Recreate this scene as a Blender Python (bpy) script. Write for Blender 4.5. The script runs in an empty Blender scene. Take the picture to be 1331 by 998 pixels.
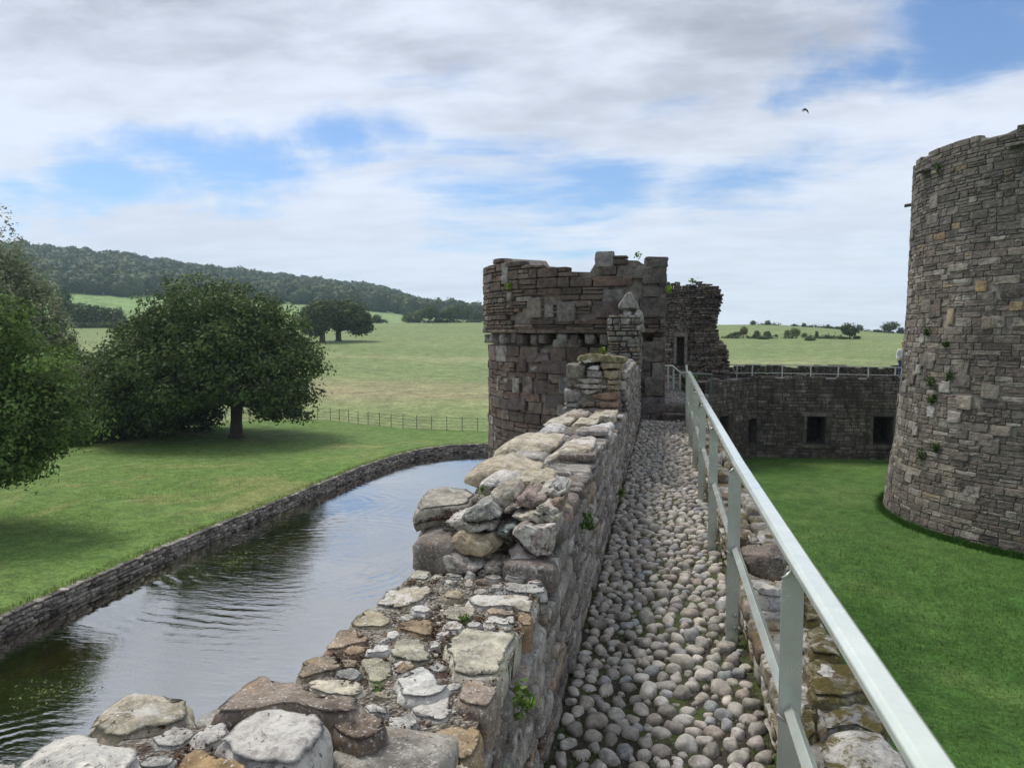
import bpy, bmesh, math, random
import numpy as np
from mathutils import Matrix, Vector, noise as mnoise
R = math.radians
SC = bpy.context.scene
COL = SC.collection
# ------------------------------------------------------------------ camera
F, CX, CY, H = 980.0, 665.5, 499.0, 1.7
YAW, PIT = R(11.4), R(4.0)
fw = np.array([-math.sin(YAW)*math.cos(PIT), math.cos(YAW)*math.cos(PIT), -math.sin(PIT)])
rt = np.array([math.cos(YAW), math.sin(YAW), 0.0]); upv = np.cross(rt, fw)
CAM = np.array([0, 0, H])
cd = bpy.data.cameras.new('camera'); cam = bpy.data.objects.new('camera', cd); COL.objects.link(cam)
cd.sensor_width = 36; cd.lens = F/1331*36; cd.clip_start = 0.05; cd.clip_end = 6000
cam.location = (0, 0, H); cam.rotation_euler = (R(90)-PIT, 0, YAW)
SC.camera = cam
# ------------------------------------------------------------------ sky, sun, exposure
SUN_EL, SUN_AZ = R(58), R(-55)          # azimuth measured from +Y towards +X
W = bpy.data.worlds.new('World'); SC.world = W; W.use_nodes = True
def world():
    nt = W.node_tree; N = nt.nodes; L = nt.links
    for n in list(N): N.remove(n)
    out = N.new('ShaderNodeOutputWorld'); bg = N.new('ShaderNodeBackground'); L.new(bg.outputs[0], out.inputs[0])
    sky = N.new('ShaderNodeTexSky'); sky.sky_type = 'NISHITA'; sky.sun_disc = False
    sky.sun_elevation = SUN_EL; sky.sun_rotation = SUN_AZ
    sky.air_density = 1.0; sky.dust_density = .4; sky.ozone_density = 3.0
    tc = N.new('ShaderNodeTexCoord')
    def math_(op, a, b=None, c=None):
        m = N.new('ShaderNodeMath'); m.operation = op
        for i, v in enumerate((a, b, c)):
            if v is None: continue
            if isinstance(v, (int, float)): m.inputs[i].default_value = v
            else: L.new(v, m.inputs[i])
        return m.outputs[0]
    def vmath(op, a, b):
        m = N.new('ShaderNodeVectorMath'); m.operation = op
        for i, v in enumerate((a, b)):
            if isinstance(v, (tuple, list)): m.inputs[i].default_value = v
            else: L.new(v, m.inputs[i])
        return m
    def nz(vec, scale, det, rough=.55, dist=0):
        n = N.new('ShaderNodeTexNoise'); n.inputs['Scale'].default_value = scale; n.inputs['Detail'].default_value = det
        n.inputs['Roughness'].default_value = rough; n.inputs['Distortion'].default_value = dist
        L.new(vec, n.inputs['Vector']); return n
    def ramp(v, a, b):
        m = N.new('ShaderNodeMapRange'); m.interpolation_type = 'SMOOTHSTEP'
        m.inputs[1].default_value = a; m.inputs[2].default_value = b; L.new(v, m.inputs[0]); return m.outputs[0]
    d = tc.outputs['Generated']
    sep = N.new('ShaderNodeSeparateXYZ'); L.new(d, sep.inputs[0])
    z = math_('MAXIMUM', sep.outputs[2], 0.0)
    inv = math_('DIVIDE', 1.0, math_('ADD', z, 0.11))
    cmb = N.new('ShaderNodeCombineXYZ'); L.new(math_('MULTIPLY', sep.outputs[0], inv), cmb.inputs[0]); L.new(math_('MULTIPLY', math_('MULTIPLY', sep.outputs[1], inv), 1.5), cmb.inputs[1])
    p = cmb.outputs[0]
    n1 = nz(p, 1.1, 10, .62, .35); n2 = nz(p, .45, 4, .5); n3 = nz(p, 2.6, 8, .6, .2)
    # where the cloud deck breaks open (openings are directions in the sky)
    wv = nz(d, 3.2, 6, .6); off = vmath('SUBTRACT', wv.outputs['Color'], (.5, .5, .5))
    off2 = vmath('MULTIPLY', off.outputs[0], (.34, .34, .16)); dw = vmath('ADD', d, off2.outputs[0])
    def dirpx(px, py):
        v = fw + rt*(px-CX)/F - upv*(py-CY)/F; v = v/np.linalg.norm(v); return tuple(float(q) for q in v)
    holes = None
    for px, py, r0, wgt in HOLES:
        dv = vmath('SUBTRACT', dw.outputs[0], dirpx(px, py))
        dv = vmath('MULTIPLY', dv.outputs[0], (1, 1, 1.9))
        ln = N.new('ShaderNodeVectorMath'); ln.operation = 'LENGTH'; L.new(dv.outputs[0], ln.inputs[0])
        g = math_('MULTIPLY', math_('SUBTRACT', 1.0, ramp(ln.outputs['Value'], 0.0, r0)), wgt)
        holes = g if holes is None else math_('MAXIMUM', holes, g)
    base = math_('ADD', math_('MULTIPLY', n1.outputs[0], .62), math_('MULTIPLY', n2.outputs[0], .38))
    base = math_('ADD', base, .115)
    cov = ramp(math_('SUBTRACT', base, holes), .335, .56)
    # cloud shade: thick parts grey, thin parts white
    thick = ramp(math_('ADD', math_('MULTIPLY', n2.outputs[0], .65), math_('MULTIPLY', n3.outputs[0], .35)), .40, .64)
    hi = ramp(sep.outputs[2], .12, .5)
    shade = math_('MULTIPLY', thick, math_('ADD', math_('MULTIPLY', hi, .85), .22))
    cc = N.new('ShaderNodeMix'); cc.data_type = 'RGBA'; L.new(shade, cc.inputs[0])
    cc.inputs[6].default_value = CLOUD_HI; cc.inputs[7].default_value = CLOUD_LO
    sm = N.new('ShaderNodeMix'); sm.data_type = 'RGBA'; sm.blend_type = 'MULTIPLY'; sm.inputs[0].default_value = 1
    L.new(sky.outputs[0], sm.inputs[6]); sm.inputs[7].default_value = (.86, .97, 1.12, 1)
    mx = N.new('ShaderNodeMix'); mx.data_type = 'RGBA'
    L.new(math_('MULTIPLY', cov, .95), mx.inputs[0]); L.new(sm.outputs[2], mx.inputs[6])
    sc = N.new('ShaderNodeMix'); sc.data_type = 'RGBA'; sc.blend_type = 'MULTIPLY'; sc.inputs[0].default_value = 1
    L.new(cc.outputs[2], sc.inputs[6]); sc.inputs[7].default_value = (1/SKY,)*3+(1,)
    L.new(sc.outputs[2], mx.inputs[7])
    L.new(mx.outputs[2], bg.inputs[0]); bg.inputs[1].default_value = SKY
SKY = 0.10
HAZE = 0.0002
HOLES = [(150, 226, .15, .30), (60, 245, .12, .24), (300, 205, .16, .30), (430, 185, .13, .27), (305, 280, .11, .25), (700, 245, .26, .20), (980, 250, .2, .18), (1275, 12, .26, .32), (1120, 75, .13, .27), (1060, 110, .09, .22), (560, 130, .13, .11), (230, 180, .12, .2), (520, 160, .12, .15), (850, 120, .16, .10)]
CLOUD_HI = (.70, .75, .85, 1); CLOUD_LO = (.25, .267, .32, 1)
world()
sl = bpy.data.lights.new('sun', 'SUN'); sun = bpy.data.objects.new('sun', sl); COL.objects.link(sun)
sl.energy = 2.4; sl.angle = R(18); sl.color = (1.0, .95, .87)
sd = Vector((math.sin(SUN_AZ)*math.cos(SUN_EL), math.cos(SUN_AZ)*math.cos(SUN_EL), math.sin(SUN_EL)))
sun.rotation_euler = sd.to_track_quat('Z', 'Y').to_euler()
SC.view_settings.view_transform = 'Standard'; SC.view_settings.look = 'None'; SC.view_settings.gamma = 1
SC.view_settings.exposure = 0.28
SC.cycles.use_denoising = True
SC.cycles.max_bounces = 5; SC.cycles.diffuse_bounces = 3; SC.cycles.glossy_bounces = 3; SC.cycles.transparent_max_bounces = 12; SC.cycles.volume_bounces = 1
SC.cycles.sample_clamp_indirect = 6
# ------------------------------------------------------------------ helpers
def ray(px, py): return fw + rt*(px-CX)/F - upv*(py-CY)/F
def onz(px, py, z): d = ray(px, py); return CAM + d*((z-H)/d[2])
def ony(px, py, y): d = ray(px, py); return CAM + d*(y/d[1])
def proj(P):
    q = np.asarray(P, float)-CAM; w = q@fw
    ws = np.where(np.abs(w) < 1e-6, 1e-6, w)
    return CX+F*(q@rt)/ws, CY-F*(q@upv)/ws, w
def oncyl(px, py, c, rad):
    d = ray(px, py); a = d[:2]@d[:2]; o = CAM[:2]-np.array(c); b = d[:2]@o; k = o@o-rad*rad
    D = max(b*b-a*k, 0); return CAM + d*((-b-math.sqrt(D))/a)
def srgb(r, g, b):
    f = lambda c: c/12.92 if c <= .04045 else ((c+.055)/1.055)**2.4
    return (f(r/255), f(g/255), f(b/255))
def tag(o, label=None, cat=None, group=None, kind=None):
    if label: o['label'] = label
    if cat: o['category'] = cat
    if group: o['group'] = group
    if kind: o['kind'] = kind
    return o
def thing(name, loc, label, cat, group=None):
    o = bpy.data.objects.new(name, None); COL.objects.link(o); o.location = loc; o.empty_display_size = .3
    return tag(o, label, cat, group)
def link(name, me, mats=None, parent=None, kind=None):
    o = bpy.data.objects.new(name, me); COL.objects.link(o)
    if mats:
        for m in (mats if isinstance(mats, (list, tuple)) else [mats]): me.materials.append(m)
    if parent is not None:
        o.parent = parent; o.matrix_parent_inverse = Matrix.Translation(-parent.location)
    if kind: o['kind'] = kind
    return o
def mesh(V, Fc, smooth=False, tint=None, name='m'):
    """V (n,3); Fc list of faces or an int array (m,k); tint (n,3) point colours"""
    me = bpy.data.meshes.new(name)
    V = np.asarray(V, np.float32)
    if isinstance(Fc, np.ndarray):
        m, k = Fc.shape
        me.vertices.add(len(V)); me.vertices.foreach_set('co', V.ravel())
        me.loops.add(m*k); me.loops.foreach_set('vertex_index', Fc.astype(np.int32).ravel())
        me.polygons.add(m); me.polygons.foreach_set('loop_start', np.arange(0, m*k, k, dtype=np.int32))
        try: me.polygons.foreach_set('loop_total', np.full(m, k, np.int32))
        except Exception: pass
        me.update(calc_edges=True); me.validate()
    else:
        me.from_pydata(V.tolist(), [], Fc); me.update()
    if smooth: me.polygons.foreach_set('use_smooth', np.ones(len(me.polygons), bool))
    if tint is not None:
        a = me.color_attributes.new('tint', 'FLOAT_COLOR', 'POINT')
        c = np.ones((len(V), 4), np.float32); c[:, :3] = tint; a.data.foreach_set('color', c.ravel())
    return me
def noise3(P, s=1.0, off=0.0):
    return np.array([mnoise.noise(Vector((p[0]*s+off, p[1]*s-off*.7, p[2]*s+off*1.3))) for p in P])
def vnoise(P, s=1.0, off=0.0):
    out = np.empty((len(P), 3))
    for i, p in enumerate(P):
        out[i] = mnoise.noise_vector(Vector((p[0]*s+off, p[1]*s-off*.7, p[2]*s+off*1.3)))
    return out
class MB:
    """collects simple solids into one mesh"""
    def __init__(s): s.V = []; s.F = []; s.n = 0
    def add(s, V, Fc):
        s.V.append(np.asarray(V, float)); s.F += [tuple(int(i)+s.n for i in f) for f in Fc]; s.n += len(V)
    def box(s, x0, x1, y0, y1, z0, z1):
        V = [(x, y, z) for z in (z0, z1) for y in (y0, y1) for x in (x0, x1)]
        s.add(V, [(0, 2, 3, 1), (4, 5, 7, 6), (0, 1, 5, 4), (2, 6, 7, 3), (0, 4, 6, 2), (1, 3, 7, 5)])
    def tube(s, pts, rad, n=8, cap=True):
        pts = [Vector(p) for p in pts]; rad = rad if hasattr(rad, '__len__') else [rad]*len(pts)
        V = []; prev = None
        for i, p in enumerate(pts):
            t = (pts[min(i+1, len(pts)-1)]-pts[max(i-1, 0)]).normalized()
            a = t.cross(Vector((0, 0, 1)) if abs(t.z) < .9 else Vector((1, 0, 0))).normalized() if prev is None else (prev-t*prev.dot(t)).normalized()
            prev = a; b = t.cross(a)
            for k in range(n):
                th = 2*math.pi*k/n; V.append(tuple(p+(a*math.cos(th)+b*math.sin(th))*rad[i]))
        Fc = [(i*n+k, i*n+(k+1) % n, (i+1)*n+(k+1) % n, (i+1)*n+k) for i in range(len(pts)-1) for k in range(n)]
        if cap: Fc += [tuple(range(n-1, -1, -1)), tuple(range((len(pts)-1)*n, len(pts)*n))]
        s.add(V, Fc)
    def sweep(s, prof, p0, p1, side):
        """profile [(a,b)] swept from p0 to p1; a along side, b along up of the bar"""
        p0, p1, side = Vector(p0), Vector(p1), Vector(side).normalized(); t = (p1-p0).normalized(); u = side.cross(t)
        if u.z < 0: u = -u
        n = len(prof)
        V = [tuple(p+side*a+u*b) for p in (p0, p1) for a, b in prof]
        s.add(V, [(k, (k+1) % n, n+(k+1) % n, n+k) for k in range(n)]+[tuple(range(n-1, -1, -1)), tuple(range(n, 2*n))])
    def prism(s, outline, o, ex, ey, en, d):
        o, ex, ey, en = [np.asarray(v, float) for v in (o, ex, ey, en)]; n = len(outline)
        V = [o+ex*a+ey*b+en*k for k in (0, d) for a, b in outline]
        s.add(V, [(k, (k+1) % n, n+(k+1) % n, n+k) for k in range(n)]+[tuple(range(n-1, -1, -1)), tuple(range(n, 2*n))])
    def me(s, smooth=False, name='m'):
        m = mesh(np.concatenate(s.V), s.F, smooth, name=name)
        bm = bmesh.new(); bm.from_mesh(m); bmesh.ops.recalc_face_normals(bm, faces=bm.faces); bm.to_mesh(m); bm.free()
        return m
    def build(s, name, mat, parent=None, smooth=False, kind=None): return link(name, s.me(smooth, name), mat, parent, kind)
def bevel(o, w=.006, seg=2):
    m = o.modifiers.new('bevel', 'BEVEL'); m.width = w; m.segments = seg; m.limit_method = 'ANGLE'; return o
# ------------------------------------------------------------------ materials
class NT:
    def __init__(s, name):
        s.m = bpy.data.materials.new(name); s.m.use_nodes = True; s.t = s.m.node_tree
        s.b = s.t.nodes['Principled BSDF']; s.pos = s.t.nodes.new('ShaderNodeNewGeometry').outputs['Position']
    def n(s, t): return s.t.nodes.new(t)
    def l(s, a, b): s.t.links.new(a, b)
    def set(s, i, v):
        if isinstance(v, (int, float)): i.default_value = v
        elif isinstance(v, tuple): i.default_value = v if len(v) == 4 or i.type == 'VECTOR' else v+(1,)
        else: s.l(v, i)
    def math(s, op, a, b=0.0):
        m = s.n('ShaderNodeMath'); m.operation = op; s.set(m.inputs[0], a); s.set(m.inputs[1], b); return m.outputs[0]
    def mix(s, f, a, b, blend='MIX'):
        m = s.n('ShaderNodeMix'); m.data_type = 'RGBA'; m.blend_type = blend
        s.set(m.inputs[0], f); s.set(m.inputs[6], a); s.set(m.inputs[7], b); return m.outputs[2]
    def noise(s, scale, det=6, rough=.6, dist=0, vec=None, out=0):
        q = s.n('ShaderNodeTexNoise'); q.inputs['Scale'].default_value = scale; q.inputs['Detail'].default_value = det
        q.inputs['Roughness'].default_value = rough; q.inputs['Distortion'].default_value = dist
        s.l(s.pos if vec is None else vec, q.inputs['Vector']); return q.outputs[out]
    def vor(s, scale, feat='F1', out='Distance', vec=None):
        q = s.n('ShaderNodeTexVoronoi'); q.feature = feat; q.inputs['Scale'].default_value = scale
        s.l(s.pos if vec is None else vec, q.inputs['Vector']); return q.outputs[out]
    def ramp(s, v, a, b, lo=0.0, hi=1.0):
        m = s.n('ShaderNodeMapRange'); m.interpolation_type = 'SMOOTHSTEP'
        s.l(v, m.inputs[0]); m.inputs[1].default_value = a; m.inputs[2].default_value = b; m.inputs[3].default_value = lo; m.inputs[4].default_value = hi
        return m.outputs[0]
    def scaled(s, sx, sy, sz):
        m = s.n('ShaderNodeMapping'); s.l(s.pos, m.inputs[0]); m.inputs['Scale'].default_value = (sx, sy, sz); return m.outputs[0]
    def bump(s, h, strength, dist=.02):
        b = s.n('ShaderNodeBump'); b.inputs['Strength'].default_value = strength; b.inputs['Distance'].default_value = dist
        s.l(h, b.inputs['Height']); s.l(b.outputs[0], s.b.inputs['Normal'])
    def up(s):
        g = s.n('ShaderNodeNewGeometry'); x = s.n('ShaderNodeSeparateXYZ'); s.l(g.outputs['Normal'], x.inputs[0]); return x.outputs[2]
    def tint(s, attr):
        if attr:
            a = s.n('ShaderNodeAttribute'); a.attribute_name = 'tint'; return a.outputs['Color']
        return s.n('ShaderNodeObjectInfo').outputs['Color']
def stone_mat(name, attr=False, sc=1.0, bump=.6, dist=.012, lichen=.0, lcol=(.62, .60, .55), moss=0.0, mcol=(.10, .095, .035), dark=.0, ochre=0.0, base=None, streak=0.0, var=.5, speck=0.0, stain=0.0):
    k = NT(name); t = k.tint(attr) if base is None else base
    fine = k.noise(38*sc, 6, .7); mid = k.noise(7*sc, 8, .65, .3); big = k.noise(1.6*sc, 4)
    if streak: mid = k.noise(7*sc, 8, .65, .3, vec=k.scaled(1, 1, .22))
    f = k.math('MULTIPLY', k.ramp(mid, .25, .75, 1-var, 1+var), k.ramp(fine, .2, .8, .75, 1.25))
    c = k.mix(1.0, t, k.mix(1.0, (1, 1, 1), f, 'MULTIPLY'), 'MULTIPLY')
    if ochre: c = k.mix(k.math('MULTIPLY', k.ramp(k.noise(5*sc, 5), .55, .7), ochre), c, (.33, .20, .08))
    if dark: c = k.mix(k.math('MULTIPLY', k.ramp(k.noise(3.1*sc, 9, .7, .4), .50, .66), dark), c, (.035, .03, .028))
    if stain:
        sn = k.math('ADD', k.math('MULTIPLY', k.noise(.9, 6, .65, .4, vec=k.scaled(1, 1, .22)), .6), k.math('MULTIPLY', k.noise(.45, 5, .6), .4))
        c = k.mix(k.math('MULTIPLY', k.ramp(sn, .46, .62), stain), c, (.05, .043, .036)); c = k.mix(k.math('MULTIPLY', k.ramp(sn, .46, .36), stain*.35), c, (.42, .40, .36))
    if lichen:
        ln = k.math('ADD', k.math('MULTIPLY', k.noise(9*sc, 10, .72, .5), .75), k.math('MULTIPLY', big, .25))
        lf = k.math('MULTIPLY', k.ramp(ln, .62-.16*lichen, .68-.13*lichen), min(1, .55+.5*lichen))
        c = k.mix(lf, c, k.mix(fine, lcol, tuple(x*.72 for x in lcol)))
    if speck:
        c = k.mix(k.math('MULTIPLY', k.ramp(k.noise(80*sc, 6, .72, .4), .58, .63), speck), c, tuple(min(.7, x*1.25) for x in lcol)); c = k.mix(k.math('MULTIPLY', k.ramp(k.noise(42*sc, 7, .72, .5), .585, .63), speck), c, (.05, .038, .03))
    if moss:
        mn = k.math('ADD', k.math('MULTIPLY', k.noise(6.5*sc, 9, .7, .6), .7), k.math('MULTIPLY', k.noise(2.2*sc, 4), .3))
        mf = k.math('MULTIPLY', k.ramp(k.math('ADD', mn, k.math('MULTIPLY', k.math('SUBTRACT', fine, .5), .22)), .615-.16*moss, .70-.15*moss), k.ramp(k.up(), .0, .6, .35, 1.0))
        c = k.mix(mf, c, k.mix(k.noise(60*sc, 4), mcol, tuple(x*.35 for x in mcol)))
    k.l(c, k.b.inputs['Base Color']); k.b.inputs['Roughness'].default_value = .92
    k.b.inputs['Specular IOR Level'].default_value = .25
    h = k.math('ADD', k.math('MULTIPLY', mid, .9), k.math('MULTIPLY', fine, .35))
    h = k.math('ADD', h, k.math('MULTIPLY', k.vor(22*sc), .3))
    k.bump(h, bump, dist); return k.m
def pair(name, **kw): return stone_mat(name, False, **kw), stone_mat(name+'_mass', True, **kw)
def leaf_mat(name, col, trans=.35, rough=.6):
    k = NT(name); a = k.n('ShaderNodeAttribute'); a.attribute_name = 'tint'
    c = k.mix(1.0, k.mix(1.0, a.outputs['Color'], k.n('ShaderNodeObjectInfo').outputs['Color'], 'MULTIPLY'), col, 'MULTIPLY')
    k.l(c, k.b.inputs['Base Color']); k.b.inputs['Roughness'].default_value = rough; k.b.inputs['Specular IOR Level'].default_value = .12
    tr = k.n('ShaderNodeBsdfTranslucent'); k.l(c, tr.inputs[0]); ms = k.n('ShaderNodeMixShader'); ms.inputs[0].default_value = trans
    k.l(k.b.outputs[0], ms.inputs[1]); k.l(tr.outputs[0], ms.inputs[2]); k.l(ms.outputs[0], k.t.nodes['Material Output'].inputs[0]); return k.m
def plain(name, col, rough=.7, metal=0.0, n=.25, sc=30, bump=.1):
    k = NT(name); v = k.noise(sc, 5); k.l(k.mix(1.0, col, k.mix(1, (1, 1, 1), k.ramp(v, .2, .8, 1-n, 1+n), 'MULTIPLY'), 'MULTIPLY'), k.b.inputs['Base Color'])
    k.b.inputs['Roughness'].default_value = rough; k.b.inputs['Metallic'].default_value = metal
    if bump: k.bump(v, bump, .004)
    return k.m
def grass_mat(name, cols, dry=None, dryamt=.5, big=.06, mid=.8, fine=14, bump=.5, stretch=(1, 1, 1), band=None):
    k = NT(name); v = k.scaled(*stretch)
    a = k.noise(big, 5, .6, .3, vec=v); b = k.noise(mid, 8, .7, vec=v); c = k.noise(fine, 5, .75)
    col = k.mix(k.ramp(b, .3, .7), cols[0], cols[1]); col = k.mix(k.ramp(a, .35, .65, 0, .85), col, cols[2])
    if dry:
        dn = k.noise(big*2.4, 7, .62, .8, vec=v)
        col = k.mix(k.math('MULTIPLY', k.ramp(dn, .52, .66), dryamt), col, dry)
    if band:
        sx = k.n('ShaderNodeSeparateXYZ'); k.l(k.pos, sx.inputs[0])
        yy = k.math('ADD', sx.outputs[1], k.math('MULTIPLY', k.noise(.05, 4), 26))
        for y0, y1, bc, amt in band:
            g = k.math('MULTIPLY', k.ramp(yy, y0-7, y0+5), k.ramp(yy, y1-5, y1+9, 1, 0))
            g = k.math('MULTIPLY', g, k.ramp(b, .25, .62)); col = k.mix(k.math('MULTIPLY', g, amt), col, bc)
    f = k.math('MULTIPLY', k.ramp(c, .25, .75, .5, 1.5), k.ramp(k.noise(fine*.16, 8, .75, .5), .3, .7, .68, 1.32))
    col = k.mix(1.0, col, k.mix(1.0, (1, 1, 1), f, 'MULTIPLY'), 'MULTIPLY')
    k.l(col, k.b.inputs['Base Color']); k.b.inputs['Roughness'].default_value = .85; k.b.inputs['Specular IOR Level'].default_value = .15
    k.bump(k.math('ADD', c, k.math('MULTIPLY', b, .6)), bump, .06); return k.m
# ------------------------------------------------------------------ stone pieces
def block(seed, seg=3, rough=.05, rnd=.07, flat=None):
    """unit block, +-0.5, slightly rounded edges and uneven faces; local +Y is its outer face normal"""
    t = {1: [-1, 1], 2: [-1, 0, 1], 3: [-1, -.72, .72, 1], 4: [-1, -.7, 0, .7, 1], 6: [-1, -.8, -.35, 0, .35, .8, 1]}[seg]
    idx = {}; V = []; Fc = []
    def vid(p):
        if p not in idx: idx[p] = len(V); V.append(p)
        return idx[p]
    for ax in range(3):
        for sgn in (-1, 1):
            if ax == 1 and sgn == -1: continue          # the bedded back is never seen
            for i in range(len(t)-1):
                for j in range(len(t)-1):
                    q = []
                    for (a, b) in ((t[i], t[j]), (t[i+1], t[j]), (t[i+1], t[j+1]), (t[i], t[j+1])):
                        p = [0, 0, 0]; p[ax] = sgn; p[(ax+1) % 3] = a; p[(ax+2) % 3] = b; q.append(vid(tuple(p)))
                    Fc.append(q if sgn > 0 else q[::-1])
    V = np.array(V, float); k = (np.abs(V) > .99).sum(1)
    V = V*np.where(k == 3, 1-rnd, np.where(k == 2, 1-rnd*.5, 1.0))[:, None]
    V += vnoise(V, 1.1, seed*7.3)*rough*np.array([1, 1, 1]) + vnoise(V, 2.7, seed*3.1)*rough*.5
    return V*.5, Fc
def pebble(seed, sub=2, rough=.16):
    bm = bmesh.new(); bmesh.ops.create_icosphere(bm, subdivisions=sub, radius=1.0)
    V = np.array([v.co[:] for v in bm.verts]); Fc = [[v.index for v in f.verts] for f in bm.faces]; bm.free()
    rs = np.random.RandomState(seed); e = .78+.3*rs.rand()
    V = np.sign(V)*np.abs(V)**e; fl = .8+.35*rs.rand(); V[:, 1] = np.where(V[:, 1] > fl*.6, fl*.6+(V[:, 1]-fl*.6)*.55, V[:, 1]); V *= 1+noise3(V, .8, seed*5.1)[:, None]*rough*1.6
    V += vnoise(V, 1.2, seed*2.7)*rough
    return V*.5, Fc
class Variants:
    def __init__(s, vs, smooth): s.raw = vs; s.smooth = smooth; s.me = {}
    def mesh(s, i, mat):
        key = (i, mat.name)
        if key not in s.me:
            m = mesh(s.raw[i][0], s.raw[i][1], s.smooth, name='stone'); m.materials.append(mat); s.me[key] = m
        return s.me[key]
def mat4(o, ex, ey, en, dims):
    M = np.eye(4); M[:3, 0] = np.asarray(ex)*dims[0]; M[:3, 1] = np.asarray(en)*dims[1]; M[:3, 2] = np.asarray(ey)*dims[2]; M[:3, 3] = o; return M
def emit(parent, pieces, var, name, mats, cap=300, mass_name=None, mass_var=None, minpx=0):
    """pieces: (variant, 4x4, colour). The largest in the picture become objects, the rest one mass."""
    if not pieces: return
    C = np.array([p[1][:3, 3] for p in pieces]); px, py, w = proj(C)
    S = np.array([[np.linalg.norm(p[1][:3, i]) for i in range(3)] for p in pieces])
    nrm = np.array([p[1][:3, 1]/max(np.linalg.norm(p[1][:3, 1]), 1e-9) for p in pieces])
    view = CAM-C; view /= np.linalg.norm(view, axis=1)[:, None]
    face = np.clip((nrm*view).sum(1), -1, 1)
    if name == 'cobblestone': face = np.ones(len(C))
    size = S[:, 0]*S[:, 2]*np.clip(face, .02, 1)/np.maximum(w, .1)**2
    bad = (w < .2) | (px < -40) | (px > 1371) | (py < -40) | (py > 1050) | (face < .01)
    size[bad] = -1; order = np.argsort(-size)
    pix = np.sqrt(np.maximum(size, 0))*F
    chosen = [i for i in order[:cap] if size[i] > 0 and pix[i] >= minpx]; rest = sorted(set(range(len(pieces)))-set(chosen))
    T = Matrix.Translation(-parent.location)
    for i in chosen:
        vi, M, c = pieces[i]; o = bpy.data.objects.new(name, var.mesh(vi, mats[0])); COL.objects.link(o)
        o.parent = parent; o.matrix_parent_inverse = T; o.matrix_basis = Matrix(M.tolist()); o.color = (*c, 1)
    if rest:
        mv = mass_var or var; Vs = []; Fs = []; Ts = []; n = 0
        for i in rest:
            vi, M, c = pieces[i]; v, f = mv.raw[vi % len(mv.raw)]
            Vs.append(v@M[:3, :3].T+M[:3, 3]); Fs += [[a+n for a in q] for q in f]; n += len(v); Ts.append(np.tile(c, (len(v), 1)))
        me = mesh(np.concatenate(Vs), Fs, mv.smooth, np.concatenate(Ts), name=mass_name or name)
        link(mass_name or name+'work', me, mats[1], parent, 'stuff')
def courses(u0, u1, v0, v1, hr, wr, rng, split=.2, joint=.018):
    """irregular coursing of a rectangle -> (u, v, w, h) of stone centres"""
    out = []; v = v0
    while v < v1-.02:
        h = min(rng.uniform(*hr), v1-v)
        if v1-(v+h) < hr[0]*.5: h = v1-v
        u = u0-rng.uniform(0, wr[1]*.5)
        while u < u1:
            w = rng.uniform(*wr)*(1.25 if rng.random() < .15 else 1)
            a, b = max(u, u0), min(u+w, u1)
            if b-a > .05:
                if rng.random() < split and h > hr[0]*1.2:
                    k = rng.uniform(.35, .65)
                    out.append(((a+b)/2, v+h*k/2, b-a-joint, h*k-joint)); 
                    if rng.random() < .4 and b-a > wr[0]*1.5:
                        m = a+(b-a)*rng.uniform(.35, .65)
                        out.append(((a+m)/2, v+h*(1+k)/2, m-a-joint, h*(1-k)-joint)); out.append(((m+b)/2, v+h*(1+k)/2, b-m-joint, h*(1-k)-joint))
                    else: out.append(((a+b)/2, v+h*(1+k)/2, b-a-joint, h*(1-k)-joint))
                else: out.append(((a+b)/2, v+h/2, b-a-joint, h-joint))
            u += w
        v += h
    return out
def pick(pal, rng, j=.18):
    c = pal[rng.choices(range(len(pal)), [p[3] for p in pal])[0]]; f = 1+rng.uniform(-j, j)
    return (c[0]*f, c[1]*f*(1+rng.uniform(-.02, .02)), c[2]*f)
BLK3 = Variants([block(i, 3, .07, .10) for i in range(14)], False)
BLK3S = Variants([block(i+50, 4, .11, .16) for i in range(14)], True)
BLKF = Variants([block(i+30, 4, .12, .07) for i in range(14)], False)
BLKR = Variants([block(i+130, 4, .12, .08) for i in range(18)], False)
BLK1 = Variants([block(i+90, 2, .10, .12) for i in range(10)], False)
# ------------------------------------------------------------------ terrain profile
def table(pts):
    a = [];
    for px, py in pts:
        d = ray(px, py); a.append((math.degrees(math.atan2(d[0], d[1])), d[2]/math.hypot(d[0], d[1])))
    a.sort(); return [x[0] for x in a], [x[1] for x in a]
RIDGE = table([(-300, 421), (0, 421), (80, 421), (400, 420), (620, 419), (760, 419), (940, 422), (1000, 421.5), (1060, 425), (1120, 430), (1180, 434), (1331, 438)])
CREST = table([(-400, 330), (0, 328), (25, 329), (60, 333), (120, 338), (200, 347), (230, 353), (320, 363), (380, 371), (420, 375), (470, 380), (500, 386), (545, 401), (570, 408), (600, 413), (640, 419), (700, 424)])
WBOT = table([(-400, 380), (0, 384), (120, 383), (200, 388), (400, 396), (480, 404), (560, 413), (620, 417), (700, 421)])
def zfar(x, y):
    D = math.hypot(x, y); az = math.degrees(math.atan2(x, y))
    zr = 1.7+400*np.interp(az, *RIDGE)
    if D <= 400: return float(np.interp(D, [63, 110, 150, 226, 400], [-6.3, -5.2, -3.6, -.3, zr]))
    if az > -11.5: return float(np.interp(D, [400, 450, 700, 1700], [zr, zr+.2, -4, -9]))
    zc = max(1.7+1100*np.interp(az, *CREST), 2); zw = 1.7+650*np.interp(az, *WBOT)
    z = float(np.interp(D, [400, 480, 650, 1100, 1400, 1700], [zr, zr+.6, zw, zc, zc*.9, zc*.4]))
    k = min(max((-11.5-az)/1.5, 0), 1)
    return k*z+(1-k)*float(np.interp(D, [400, 450, 700, 1700], [zr, zr+.2, -4, -9]))
O2 = np.array([0.0, 20.0])
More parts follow.
